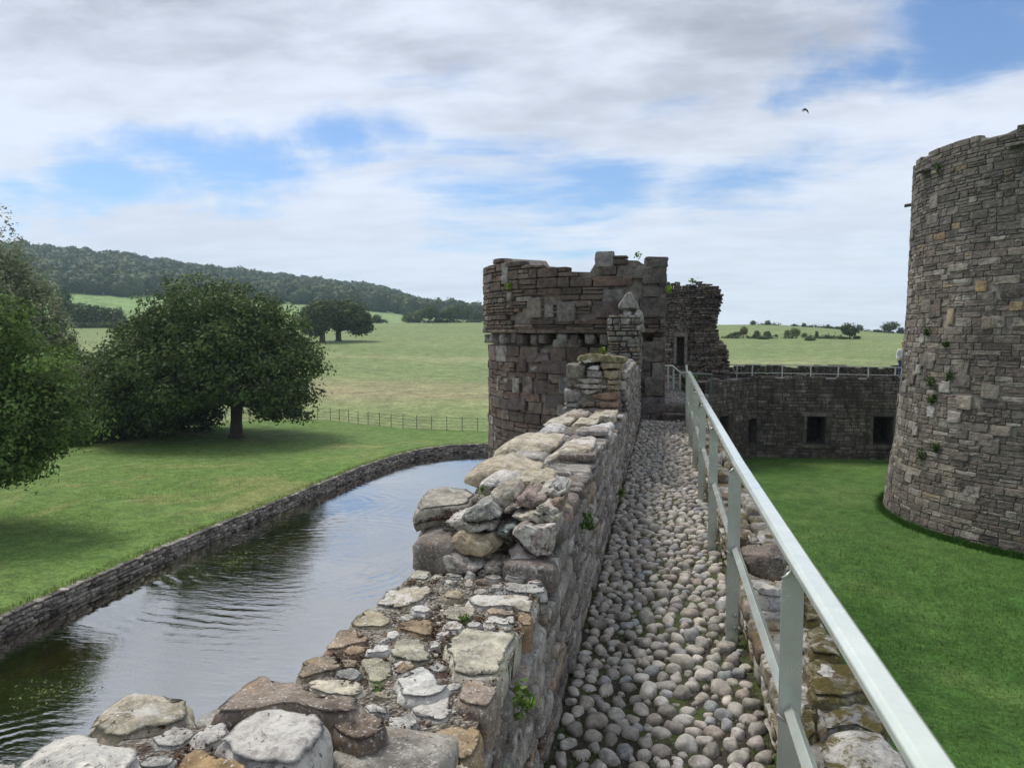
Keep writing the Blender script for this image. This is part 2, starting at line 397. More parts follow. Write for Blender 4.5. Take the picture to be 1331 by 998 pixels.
BANK = [(-17.4, -60), (-17.9, 0), (-18.3, 17.5), (-18.3, 24.3), (-17.9, 34.3), (-17.6, 42), (-17.1, 46), (-16.2, 49), (-14.8, 51), (-12.4, 52.1), (-8, 52.6), (0, 53), (30, 53), (60, 50), (60, -60)]
LAWN = [(-47, -60), (-44, 20), (-42.5, 42), (-39.5, 56), (-36, 63), (-29.7, 63.2), (-25, 60.6), (-20.6, 58.8), (0, 57.5), (40, 57), (80, 50), (80, -80), (-47, -80)]
def raypoly(th, poly):
    d = np.array([math.cos(th), math.sin(th)]); best = 1e9; P = [np.array(p, float) for p in poly]
    for i in range(len(P)):
        a = P[i]-O2; e = P[(i+1) % len(P)]-P[i]; den = d[0]*e[1]-d[1]*e[0]
        if abs(den) < 1e-9: continue
        t = (a[0]*e[1]-a[1]*e[0])/den; s = (a[0]*d[1]-a[1]*d[0])/den
        if -1e-9 <= s <= 1+1e-9 and t > 0: best = min(best, t)
    return best
THS = []
th = 0.0
while th < 360: THS.append(R(th)); th += .7 if 80 < th < 200 else 2.0
def ringmesh(fn, rows):
    n = len(THS); V = []
    for r in range(rows):
        for t in THS: V.append(fn(r, t))
    Fc = np.array([(r*n+i, r*n+(i+1) % n, (r+1)*n+(i+1) % n, (r+1)*n+i) for r in range(rows-1) for i in range(n)])
    return mesh(np.array(V), Fc[:, ::-1], True)
RB = {t: raypoly(t, BANK) for t in THS}; RL = {t: max(raypoly(t, LAWN), RB[t]+1) for t in THS}
def lawn_pt(r, t):
    f = (r/14)**1.3; d = RB[t]-.02+(RL[t]-RB[t]+.02)*f; x, y = O2+d*np.array([math.cos(t), math.sin(t)])
    return (x, y, -6.3+.05*mnoise.noise(Vector((x*.2, y*.2, 0)))+(.05 if r == 1 else 0)-(.03 if r == 0 else 0))
def field_pt(r, t):
    D1 = 420.0; d = RL[t]*(D1/RL[t])**(r/46); x, y = O2+d*np.array([math.cos(t), math.sin(t)])
    f = min(1, r/4); return (x, y, zfar(x, y)*f+(-6.3)*(1-f)+f*.12*mnoise.noise(Vector((x*.05, y*.05, 3))) - (.004 if r == 0 else 0))
def hill_pt(r, t):
    d = 419.0+(1700-419)*(r/70)**1.15; x, y = O2+d*np.array([math.cos(t), math.sin(t)])
    return (x, y, zfar(x, y)-(.06 if r == 0 else 0))
GL = grass_mat('lawn_grass', [(.095, .17, .033), (.13, .21, .05), (.125, .19, .052)], dry=(.23, .23, .085), dryamt=.65, big=.07, mid=.5, fine=9)
GF = grass_mat('pasture_grass', [(.18, .225, .088), (.21, .255, .105), (.165, .22, .08)], dry=(.27, .29, .13), dryamt=.35, big=.012, mid=.10, fine=2.4, bump=.25, stretch=(.35, 1, 1), band=[(92, 112, (.31, .26, .15), .75), (150, 158, (.36, .34, .19), .5)])
GH = grass_mat('hill_grass', [(.17, .27, .085), (.20, .30, .10), (.22, .29, .12)], big=.006, mid=.04, fine=.5)
GC = grass_mat('courtyard_grass', [(.045, .105, .02), (.058, .128, .026), (.085, .15, .036)], dry=(.12, .165, .05), dryamt=.4, big=.09, mid=.7, fine=12)
link('lawn', ringmesh(lawn_pt, 15), GL, kind='structure')
link('field', ringmesh(field_pt, 47), GF, kind='structure')
link('hills', ringmesh(hill_pt, 71), GH, kind='structure')
# moat bed and water
def sheet(name, x0, x1, y0, y1, z, nx, ny, mat, amp=0.0, sc=.3):
    xs = np.linspace(x0, x1, nx+1); ys = np.linspace(y0, y1, ny+1)
    V = [(x, y, z+(amp*mnoise.noise(Vector((x*sc, y*sc, z))) if amp else 0)) for y in ys for x in xs]
    Fc = np.array([(j*(nx+1)+i, j*(nx+1)+i+1, (j+1)*(nx+1)+i+1, (j+1)*(nx+1)+i) for j in range(ny) for i in range(nx)])
    return link(name, mesh(np.array(V), Fc, True), mat, kind='structure')
MUD = plain('moat_mud', (.20, .135, .05), .9, n=.6, sc=1.2, bump=.2)
sheet('moat_bed', -22, 62, -62, 56, -7.75, 60, 80, MUD, .12)
sheet('ground', -1900, 1900, -1900, 1900, -12.0, 8, 8, GH)
def water_mat():
    k = NT('moat_water'); t = k.t
    for n in [k.b]: t.nodes.remove(n)
    out = t.nodes['Material Output']
    gl = k.n('ShaderNodeBsdfGlossy'); gl.inputs['Roughness'].default_value = .02; gl.inputs[0].default_value = (1, .975, .93, 1)
    tr = k.n('ShaderNodeBsdfTransparent'); tr.inputs[0].default_value = (.86, .80, .60, 1)
    fr = k.n('ShaderNodeFresnel'); fr.inputs['IOR'].default_value = WIOR
    ms = k.n('ShaderNodeMixShader'); k.l(k.ramp(fr.outputs[0], .0, .62, .08, .86), ms.inputs[0]); k.l(tr.outputs[0], ms.inputs[1]); k.l(gl.outputs[0], ms.inputs[2]); k.l(ms.outputs[0], out.inputs[0])
    hsum = None
    def ring(cx, cy, freq, r0, r1, amp):
        s = k.n('ShaderNodeVectorMath'); s.operation = 'DISTANCE'; k.l(k.pos, s.inputs[0]); s.inputs[1].default_value = (cx, cy, -6.95)
        dd = s.outputs['Value']; jd = k.math('ADD', dd, k.math('MULTIPLY', k.noise(.5, 4), .9))
        wv = k.math('SINE', k.math('MULTIPLY', jd, freq), 0); m = k.math('MULTIPLY', k.ramp(dd, r0*.4, r0), k.ramp(dd, r0, r1, 1, 0))
        m = k.math('MULTIPLY', m, k.ramp(k.noise(.3, 4, .6), .40, .62)); return k.math('MULTIPLY', k.math('MULTIPLY', wv, m), amp)
    for a in RINGS:
        h = ring(*a); hsum = h if hsum is None else k.math('ADD', hsum, h)
    n1 = k.math('MULTIPLY', k.noise(1.0, 4, .55, .5, vec=k.scaled(.9, 3.2, 1)), .55)
    n2 = k.math('MULTIPLY', k.noise(3.2, 3, .55, .3, vec=k.scaled(.8, 2.4, 1)), .26)
    area = k.ramp(k.noise(.16, 3), .36, .62, .2, 1.0)
    hsum = k.math('ADD', hsum, k.math('MULTIPLY', k.math('ADD', n1, n2), area))
    b = k.n('ShaderNodeBump'); b.inputs['Strength'].default_value = .35; b.inputs['Distance'].default_value = .07; k.l(hsum, b.inputs['Height'])
    for q in (gl, fr): k.l(b.outputs[0], q.inputs['Normal'])
    return k.m
WIOR = 4.2
rc = onz(330, 735, -6.95); rc2 = onz(60, 1010, -6.95); rc3 = onz(395, 655, -6.95)
RINGS = [(rc[0]+1.5, rc[1]+1.0, 12, 4.5, 9.5, .22), (rc2[0]-1.0, rc2[1], 17, 1.2, 4.2, .20), (rc3[0]+1, rc3[1], 11, 3.0, 7, .12)]
sheet('moat_water', -22, 62, -62, 56, -6.88, 2, 2, water_mat())
# submerged weed mats
rng = random.Random(5); rs = np.random.RandomState(5)
WEED = leaf_mat('water_weed', (.27, .35, .13), .2)
def weed_mat():
    V = []; T = []
    for px, py, ax, ay, ang, n in [(60, 905, 2.2, 1.5, .5, 16000), (300, 735, 2.8, 3.8, -.25, 26000), (375, 672, 1.5, 2.4, -.1, 7000), (215, 760, 1.9, 1.7, .3, 7000), (150, 815, .9, .5, 0, 120)]:
        c = onz(px, py, -7.0)
        for _ in range(n):
            r = abs(rs.normal(0, .48)); a = rs.rand()*6.283; u = np.array([math.cos(a)*r*ax, math.sin(a)*r*ay])
            p = np.array([c[0]+u[0]*math.cos(ang)-u[1]*math.sin(ang), c[1]+u[0]*math.sin(ang)+u[1]*math.cos(ang), -6.895-rs.rand()**2*.22])
            if mnoise.noise(Vector((p[0]*.8, p[1]*.8, 0))) < -.25: continue
            s = .03+.05*rs.rand(); b = rs.rand()*6.283; e1 = np.array([math.cos(b), math.sin(b), .2*rs.randn()])*s; e2 = np.array([-math.sin(b), math.cos(b), .2*rs.randn()])*s*.6
            V += [p-e1, p+e2, p+e1, p-e2]; f = .5+.9*rs.rand(); T += [(f, f, f*.9)]*4
    n = len(V)//4; return mesh(np.array(V), np.arange(n*4).reshape(n, 4), False, np.array(T))
tag(link('water_weed', weed_mat(), WEED), 'green weed beds lying just under the moat surface', 'water weed', kind='stuff')
# ------------------------------------------------------------------ moat retaining wall
BANKPAL = [(.26, .24, .21, 4), (.19, .175, .16, 4), (.34, .32, .28, 2.5), (.09, .085, .08, 2)]
MB_ = pair('bank_stone', sc=1.2, lichen=.25, moss=.25, mcol=(.07, .085, .03), dark=.4)
bw = thing('moat_wall', (-18.2, 24, -6.9), 'low drystone retaining wall along the grassy far bank of the moat', 'wall')
def bank_wall():
    rng = random.Random(11); P = [np.array(p, float) for p in BANK[:13]]
    L = [0.0]
    for a, b in zip(P, P[1:]): L.append(L[-1]+np.linalg.norm(b-a))
    def at(u):
        i = min(max(np.searchsorted(L, u)-1, 0), len(P)-2); t = (P[i+1]-P[i])/(L[i+1]-L[i]); return P[i]+t*(u-L[i]), t
    u0, u1 = L[1]+4, L[12]-10; pcs = []; core = MB()
    for (u, v, w, h) in courses(u0, u1, -7.05, -6.3, (.09, .20), (.16, .42), rng, .25, .018):
        p, t = at(u); nv = np.array([t[1], -t[0]]); d = .26+rng.uniform(-.03, .05)
        o = np.array([*(p+nv*(d*.5-.12)), v+rng.uniform(-.012, .012)]); tilt = rng.uniform(-.05, .05)
        ex = np.array([t[0], t[1], tilt]); pcs.append((rng.randrange(14), mat4(o, ex, (0, 0, 1), (nv[0], nv[1], 0), (w, d, h)), pick(BANKPAL, rng, .25)))
    us = np.linspace(L[0]+20, L[12], 160); V = []
    for u in us:
        p, t = at(u); nv = np.array([t[1], -t[0]])
        for k, zz in ((.0, -7.9), (.0, -6.34), (-.5, -6.34)): V.append((*(p+nv*k), zz))
    core.add(V, [(i*3+j, i*3+3+j, i*3+4+j, i*3+1+j) for i in range(len(us)-1) for j in range(2)])
    core.build('core', plain('bank_earth', (.03, .026, .02), .95), bw)
    emit(bw, pcs, BLK3S, 'stone', MB_, 300, 'stonework')
    # rough grass fringe along the lip
    V = []; T = []
    for _ in range(5200):
        u = rng.uniform(u0, u1); p, t = at(u); nv = np.array([t[1], -t[0]]); b = np.array([*(p-nv*rng.uniform(-.03, .35)), -6.31]); hgt = rng.uniform(.04, .13)
        a = rng.uniform(0, 6.28); e = np.array([math.cos(a), math.sin(a), 0])*.012; tip = b+np.array([rng.uniform(-.05, .05), rng.uniform(-.05, .05), hgt])
        V += [b-e, b+e, tip+e*.3, tip-e*.3]; f = rng.uniform(.6, 1.3); T += [(f*1.05, f, f*.8)]*4
    n = len(V)//4; tag(link('grass_fringe', mesh(np.array(V), np.arange(4*n).reshape(n, 4), False, np.array(T)), leaf_mat('fringe_grass', (.16, .19, .06), .3)), 'ragged grass fringe along the lip of the moat bank', 'grass', kind='stuff')
bank_wall()
# ------------------------------------------------------------------ courtyard lawn
sheet('courtyard_lawn', .7, 60, -20, 45, -4.5, 60, 60, GC, .06, .25)
# ------------------------------------------------------------------ traced stones: outline (photo px) set at its real place, given thickness
def smooth_loop(P, n, rng, jit):
    P = np.array(P, float); m = len(P); Q = []
    for i in range(m):
        a, b, c = P[i-1], P[i], P[(i+1) % m]
        Q += [a*.10+b*.90, b*.90+c*.10] if m > 4 else [a*.06+b*.94, b*.94+c*.06]
    Q = np.array(Q); seg = np.linalg.norm(np.roll(Q, -1, 0)-Q, axis=1); L = np.concatenate([[0], np.cumsum(seg)]); QQ = np.vstack([Q, Q[:1]])
    u = np.linspace(0, L[-1], n, endpoint=False); out = np.stack([np.interp(u, L, QQ[:, k]) for k in (0, 1)], 1)
    return out
def rock(poly, o, ex, ey, en, thick, bulge=.02, rough=.012, n=40, seed=0, edge=.02, tiltx=0.0, tilty=0.0):
    """poly in the (ex,ey) plane through o; solid grows back along -en by thick; front is rough and slightly domed"""
    n = int(n*1.25); P = smooth_loop(poly, n, None, 0); c = P.mean(0); sz = float(np.sqrt(np.ptp(P[:, 0])*np.ptp(P[:, 1])))+1e-6
    Q3 = np.c_[P, np.zeros(len(P))]; P = P+(vnoise(Q3, 3.2/sz, seed*1.7)*.05+vnoise(Q3, 9/sz, seed*2.9)*.03+vnoise(Q3, 22/sz, seed*.37)*.012)[:, :2]*sz; size = np.sqrt(np.ptp(P[:, 0])*np.ptp(P[:, 1]))+1e-6
    e = min(edge, size*.09); bulge *= .42
    rings = [(.92, -thick), (.98, -thick*.75), (1.0, -thick*.4), (1.0, -e*2.6), (1-.35*e/size, -e*1.4), (1-1.2*e/size, -e*.5), (1-2.6*e/size, -e*.12), (1-5*e/size, bulge*.2+.001), (.86, bulge*.35), (.75, bulge*.5), (.64, bulge*.65), (.53, bulge*.8), (.42, bulge*.88), (.3, bulge*.95), (.2, bulge*.98), (.1, bulge)]
    V = []
    for s, d in rings:
        for p in P: q = c+(p-c)*s; V.append((q[0], q[1], d+tiltx*(q[0]-c[0])+tilty*(q[1]-c[1])))
    V.append((c[0], c[1], bulge)); V = np.array(V)
    wt = np.repeat(np.clip([0 if d < -e*1.0 else (1-s)/.38 for s, d in rings]+[1], 0, 1), [n]*len(rings)+[1])
    lat = vnoise(V*np.array([1, 1, .35]), 2.2/size, seed*3.7)*rough*.8+vnoise(V*np.array([1, 1, .3]), 6.0/size, seed*1.3)*rough*.5; V[:, :2] += lat[:, :2]
    hn = noise3(V, 1.4/size, seed*2.1)*1.2+noise3(V, 3.6/size, seed*4.3)*.9+noise3(V, 9/size, seed*1.9)*.5
    V[:, 2] += hn*rough*wt+noise3(V, 2.5/size, seed*5.5)*rough*.5*(1-wt)
    k = len(rings); Fc = [(r*n+i, r*n+(i+1) % n, (r+1)*n+(i+1) % n, (r+1)*n+i) for r in range(k-1) for i in range(n)]
    Fc += [((k-1)*n+i, (k-1)*n+(i+1) % n, k*n) for i in range(n)]
    W_ = np.asarray(o)+V[:, :1]*np.asarray(ex)+V[:, 1:2]*np.asarray(ey)+V[:, 2:]*np.asarray(en)
    m = MB(); m.add(W_, Fc); return m.me(True, 'stone')
LIME = (.30, .28, .235); BUFF = (.33, .285, .20); BROWN = (.20, .145, .09); PALE = (.46, .435, .39); GREY = (.30, .295, .275); RED = (.23, .165, .125); GREEN = (.25, .255, .225); DARK = (.14, .12, .10); WHITE = (.55, .53, .49)
STN = {
 'l': stone_mat('lichened_limestone', sc=1.6, speck=.8, lichen=.55, dark=.35, ochre=.12, bump=.7, dist=.014),
 'w': stone_mat('white_crusted_stone', sc=1.8, speck=.8, lichen=1.0, lcol=(.70, .67, .61), dark=.45, bump=.9, dist=.02),
 'b': stone_mat('brown_sandstone', sc=1.6, speck=.8, lichen=.15, dark=.35, ochre=.35, bump=.6, dist=.012),
 'm': stone_mat('mossy_limestone', sc=1.5, speck=.8, lichen=.6, lcol=(.60, .58, .52), moss=.9, mcol=(.16, .13, .04), dark=.3, bump=.9, dist=.02),
 'M': stone_mat('moss_covered_stone', sc=1.8, lichen=.5, moss=1.15, mcol=(.16, .13, .04), dark=.3, bump=.9, dist=.025),
}
def rubble_mat():
    k = NT('lime_rubble'); v = k.vor(85); v2 = k.vor(23); a = k.noise(9, 9, .7); b = k.noise(3, 5)
    q = k.n('ShaderNodeTexVoronoi'); q.inputs['Scale'].default_value = 90; k.l(k.pos, q.inputs['Vector']); hs = k.n('ShaderNodeSeparateXYZ'); k.l(q.outputs['Color'], hs.inputs[0])
    c = k.mix(k.ramp(hs.outputs[0], .1, .9), (.25, .22, .18), (.47, .44, .385)); c = k.mix(k.ramp(v, .45, .8), c, (.15, .125, .10))
    c = k.mix(k.math('MULTIPLY', k.ramp(a, .50, .60), .85), c, k.mix(k.noise(70, 4), (.10, .065, .045), (.045, .03, .022))); c = k.mix(k.math('MULTIPLY', k.ramp(b, .5, .7), .5), c, (.20, .16, .10))
    k.l(c, k.b.inputs['Base Color']); k.b.inputs['Roughness'].default_value = .95; k.b.inputs['Specular IOR Level'].default_value = .15
    k.bump(k.math('ADD', k.math('MULTIPLY', v, -1.0), k.math('ADD', k.math('MULTIPLY', v2, -.6), k.math('MULTIPLY', a, 1.0))), 1.0, .02); return k.m
RUBBLE = rubble_mat()
def zoomed(ox, oy, s, pts): return [(ox+x*s, oy+y*s) for x, y in pts]
Z3 = (380, 740, 340/1331); Z2 = (240, 860, 280/1331); Z1 = (0, 860, 280/1331); Z4 = (520, 600, 240/1331); Z5 = (600, 500, 220/1331); Z6 = (700, 440, 160/1331); ZK = (900, 640, 300/836)
def top_stone(parent, z, pts, zi, mat, col, thick=.12, bulge=.02, rough=.012, seed=0, **kw):
    W = [onz(px, py, z) for px, py in zoomed(*zi, pts)]
    o = link('stone', rock([(w[0], w[1]) for w in W], (0, 0, z), (1, 0, 0), (0, 1, 0), (0, 0, 1), thick, bulge, rough, seed=seed, **kw), STN[mat], parent); o.color = (*col, 1); return o
def face_stone(parent, y, pts, zi, mat, col, thick=.25, bulge=.06, rough=.014, seed=0, **kw):
    W = [ony(px, py, y) for px, py in zoomed(*zi, pts)]
    o = link('stone', rock([(w[0], w[2]) for w in W], (0, y, 0), (1, 0, 0), (0, 0, 1), (0, -1, 0), thick, bulge, rough, seed=seed, **kw), STN[mat], parent); o.color = (*col, 1); return o
# ------------------------------------------------------------------ outer parapet beside the walk
par = thing('parapet', (-.74, 7, 0), 'ruined stone parapet along the moat side of the cobbled wall walk', 'parapet')
XI, XO = -.43, -1.05
def rough_box(x0, x1, y0, y1, z0, z1, seed, amp=.035, step=.07, skip_bottom=True):
    """box with rough broken surfaces"""
    def grid(o, a, b, la, lb):
        na, nb = max(2, int(la/step)), max(2, int(lb/step)); V = [np.array(o)+np.array(a)*la*i/na+np.array(b)*lb*j/nb for j in range(nb+1) for i in range(na+1)]
        return V, [(j*(na+1)+i, j*(na+1)+i+1, (j+1)*(na+1)+i+1, (j+1)*(na+1)+i) for j in range(nb) for i in range(na)]
    m = MB(); dx, dy, dz = x1-x0, y1-y0, z1-z0
    for g in (grid((x0, y0, z1), (1, 0, 0), (0, 1, 0), dx, dy), grid((x0, y0, z0), (1, 0, 0), (0, 0, 1), dx, dz), grid((x1, y1, z0), (-1, 0, 0), (0, 0, 1), dx, dz), grid((x1, y0, z0), (0, 1, 0), (0, 0, 1), dy, dz), grid((x0, y1, z0), (0, -1, 0), (0, 0, 1), dy, dz)):
        V = np.array(g[0]); V = V+vnoise(V, 4.0, seed)*amp+vnoise(V, 13.0, seed+9)*amp*.6; m.add(V, g[1])
    return m
core = MB()
def addcore(*a, **k): q = rough_box(*a, **k); core.add(np.concatenate(q.V), q.F)
addcore(XO+.04, -.66, -.6, 1.31, -.1, .905, 1, amp=.022, step=.05); addcore(-.70, XI-.03, -.6, .96, -.1, .895, 14, amp=.022, step=.05)
addcore(XO+.03, XI-.03, .9, 3.2, -.1, .683, 2, amp=.014, step=.05)
addcore(XO+.09, XI-.05, 3.16, 4.2, -.1, .85, 3, amp=.03); addcore(XO+.12, XI-.06, 3.09, 4.0, -.1, .75, 13, amp=.03)
addcore(XO+.08, XI-.05, 4.0, 6.7, -.1, .83, 4, amp=.04)
addcore(XO+.08, XI-.05, 6.5, 8.9, -.1, .76, 5, amp=.04)
addcore(-1.12, XI-.05, 8.8, 14.4, -.1, 1.20, 6, amp=.05, step=.12)
addcore(-.98, XI+.02, 13.35, 14.4, 1.1, 1.95, 7, amp=.05, step=.10)
core.build('core', RUBBLE, par)
T3 = [  # sill of the embrasure
 (.71, [(755, 405), (835, 300), (870, 285), (1160, 295), (1165, 320), (1110, 400), (1065, 515), (1060, 555), (980, 555), (850, 545), (805, 540), (800, 480)], 'l', (.36, .335, .26), .13),
 (.73, [(820, 665), (885, 545), (1050, 575), (1062, 600), (1000, 715), (960, 715)], 'b', (.24, .195, .155), .15),
 (.735, [(500, 560), (520, 540), (640, 480), (720, 520), (760, 570), (815, 590), (800, 625), (720, 650), (600, 655), (540, 630)], 'w', WHITE, .13),
 (.63, [(580, 720), (700, 660), (815, 640), (810, 740), (770, 775), (690, 765)], 'w', PALE, .08),
 (.70, [(485, 435), (495, 370), (560, 340), (640, 345), (690, 380), (705, 430), (725, 460), (650, 480), (580, 470), (520, 455)], 'l', (.33, .31, .235), .1),
 (.67, [(680, 490), (740, 465), (780, 480), (790, 520), (750, 530), (700, 515)], 'l', GREY, .08),
 (.69, [(335, 500), (350, 455), (430, 445), (520, 480), (515, 530), (440, 590), (400, 575)], 'l', (.29, .27, .19), .1),
 (.70, [(15, 540), (40, 480), (90, 440), (170, 430), (240, 460), (265, 490), (250, 515), (100, 545), (40, 570)], 'b', (.29, .235, .17), .12),
 (.68, [(50, 575), (90, 555), (200, 560), (370, 575), (378, 620), (330, 645), (180, 640), (70, 610)], 'l', (.44, .40, .31), .08),
 (.69, [(155, 410), (200, 350), (240, 300), (330, 300), (370, 320), (410, 350), (400, 375), (300, 390), (200, 425)], 'b', (.26, .20, .145), .12),
 (.67, [(245, 430), (290, 390), (370, 390), (385, 420), (350, 440)], 'b', (.22, .155, .10), .08),
 (.69, [(275, 285), (330, 225), (390, 195), (470, 215), (525, 270), (470, 300), (390, 295), (330, 300)], 'l', (.30, .265, .185), .12),
 (.69, [(525, 300), (540, 265), (640, 245), (720, 250), (725, 340), (680, 350), (590, 315)], 'b', BROWN, .1),
 (.69, [(405, 185), (480, 100), (560, 70), (720, 80), (740, 95), (690, 140), (640, 180), (560, 200), (460, 200)], 'w', (.36, .32, .24), .12),
 (.67, [(755, 250), (750, 200), (800, 180), (940, 190), (945, 225), (910, 265), (830, 270)], 'l', (.30, .27, .21), .1),
 (.68, [(960, 270), (990, 235), (1130, 235), (1140, 270), (1120, 285)], 'w', WHITE, .07),
 (.685, [(978, 232), (982, 203), (1140, 205), (1148, 232)], 'b', (.25, .2, .15), .08),
 (.70, [(865, 150), (920, 125), (1160, 125), (1260, 135), (1250, 185), (1220, 225), (1150, 205), (1130, 195), (900, 190)], 'w', (.34, .30, .23), .1),
 (.66, [(1065, 110), (1075, 60), (1160, 70), (1300, 80), (1300, 120), (1250, 130)], 'l', GREY, .08),
 (.69, [(580, 40), (630, 0), (710, 10), (700, 50), (620, 55)], 'l', (.36, .34, .28), .1),
 (.69, [(665, 880), (690, 825), (800, 790), (930, 785), (985, 815), (960, 880), (920, 950), (870, 990), (760, 960), (700, 920)], 'b', (.25, .19, .115), .12),
 (.71, [(180, 990), (250, 930), (420, 880), (620, 855), (660, 870), (660, 990), (640, 1090), (150, 1090)], 'w', (.40, .37, .335), .12),
 (.68, [(690, 1030), (810, 985), (870, 992), (930, 1010), (900, 1090), (700, 1090)], 'l', (.30, .27, .2), .1),
 (.70, [(1150, 205), (1222, 228), (1215, 285), (1165, 290), (1140, 262)], 'b', (.24, .18, .12), .1),
]
T3 = [(min(max(z, .695), .712) if z != .63 else .69, p_, m_, tuple(min(.6, 1.12*q) for q in c_), t_) for z, p_, m_, c_, t_ in T3]
for i, (z, pts, m, c, th_) in enumerate(T3): top_stone(par, z, pts, Z3, m, c, th_, bulge=.012, seed=i+1, rough=.007)
N2 = [
 (Z2, .90, [(130, 310), (170, 260), (260, 190), (380, 100), (450, 65), (560, 90), (700, 120), (740, 165), (880, 210), (1120, 215), (1155, 240), (1150, 290), (1100, 310), (920, 330), (800, 290), (600, 275), (480, 285), (330, 330), (200, 335)], 'b', (.215, .175, .14), .10, .02),
 (Z2, .82, [(900, 390), (1000, 340), (1205, 290), (1265, 380), (1180, 470), (1060, 500), (950, 440)], 'b', (.17, .13, .10), .14, .01),
 (Z2, .95, [(150, 500), (330, 340), (560, 280), (700, 290), (850, 300), (920, 340), (905, 420), (860, 500), (760, 640), (700, 660), (420, 660), (250, 580)], 'w', (.44, .41, .38), .16, .02),
 (Z2, .93, [(-60, 570), (60, 530), (200, 590), (420, 660), (420, 760), (-100, 760)], 'b', (.42, .29, .15), .12, .015),
 (Z1, .92, [(480, 440), (600, 330), (700, 260), (850, 185), (1000, 200), (1150, 230), (1195, 290), (1190, 350), (1060, 400), (900, 440), (760, 480), (640, 470), (540, 420)], 'l', (.42, .375, .28), .14, .025),
 (Z1, .96, [(90, 650), (180, 560), (270, 490), (430, 450), (560, 445), (640, 480), (720, 530), (890, 570), (860, 640), (780, 740), (60, 740)], 'w', (.62, .59, .52), .18, .05),
 (Z1, .88, [(-120, 650), (0, 640), (60, 632), (140, 665), (120, 760), (-150, 760)], 'l', (.5, .48, .42), .14, .03),
 (Z1, .90, [(1080, 520), (1200, 470), (1290, 410), (1400, 380), (1420, 440), (1331, 520), (1200, 580), (1110, 570)], 'w', (.5, .46, .42), .07, .02),
]
for i, (zi, z, pts, m, c, th_, bl) in enumerate(N2): top_stone(par,   .912+(z-.90)*.3, pts, zi, m, c, th_, bl, .010, seed=40+i, n=56)
def inside(x, y, P):
    c = False
    for (x0, y0), (x1, y1) in zip(P, P[1:]+P[:1]):
        if (y0 > y) != (y1 > y) and x < (x1-x0)*(y-y0)/(y1-y0)+x0: c = not c
    return c
def fillers(polys, x0, x1, y0, y1, z, n, r0, r1, seed, size=.008):
    rg = random.Random(seed); done = []
    for k in range(n*30):
        if len(done) >= n: break
        x, y, r = rg.uniform(x0, x1), rg.uniform(y0, y1), rg.uniform(r0, r1)
        pts = [(x+r*.75*math.cos(a), y+r*.75*math.sin(a)) for a in np.linspace(0, 6.283, 9)[:-1]]+[(x, y)]
        if any(inside(px, py, P) for px, py in pts for P in polys) or any(math.hypot(x-u, y-v) < (r+q)*.92 for u, v, q in done): continue
        done.append((x, y, r)); m = rg.randint(5, 8); a0 = rg.uniform(0, 6); el = rg.uniform(.75, 1.3)
        poly = [(x+r*el*rg.uniform(.8, 1.15)*math.cos(a0+i*6.283/m), y+r/el*rg.uniform(.8, 1.15)*math.sin(a0+i*6.283/m)) for i in range(m)]
        o = link('stone', rock(poly, (0, 0, z+rg.uniform(-.006, .008)), (1, 0, 0), (0, 1, 0), (0, 0, 1), .07, .012, .006, n=20, seed=seed+k, tiltx=rg.uniform(-.12, .12), tilty=rg.uniform(-.12, .12)), STN[rg.choice('llwwb')], par); o.color = (*rg.choice([BUFF, LIME, PALE, GREY, BROWN, LIME, WHITE]), 1)
PT3 = [[tuple(onz(px, py, z)[:2]) for px, py in zoomed(*Z3, p_)] for z, p_, *_ in T3]
PN2 = [[tuple(onz(px, py, .922)[:2]) for px, py in zoomed(zi, *()) ] if 0 else [tuple(onz(px, py, .922)[:2]) for px, py in zoomed(*zi, p_)] for zi, z, p_, *_ in N2]
fillers(PT3, -1.0, -.48, 1.42, 3.05, .694, 70, .022, .06, 500)
fillers(PN2, -1.0, -.68, .75, 1.28, .913, 40, .018, .05, 700)
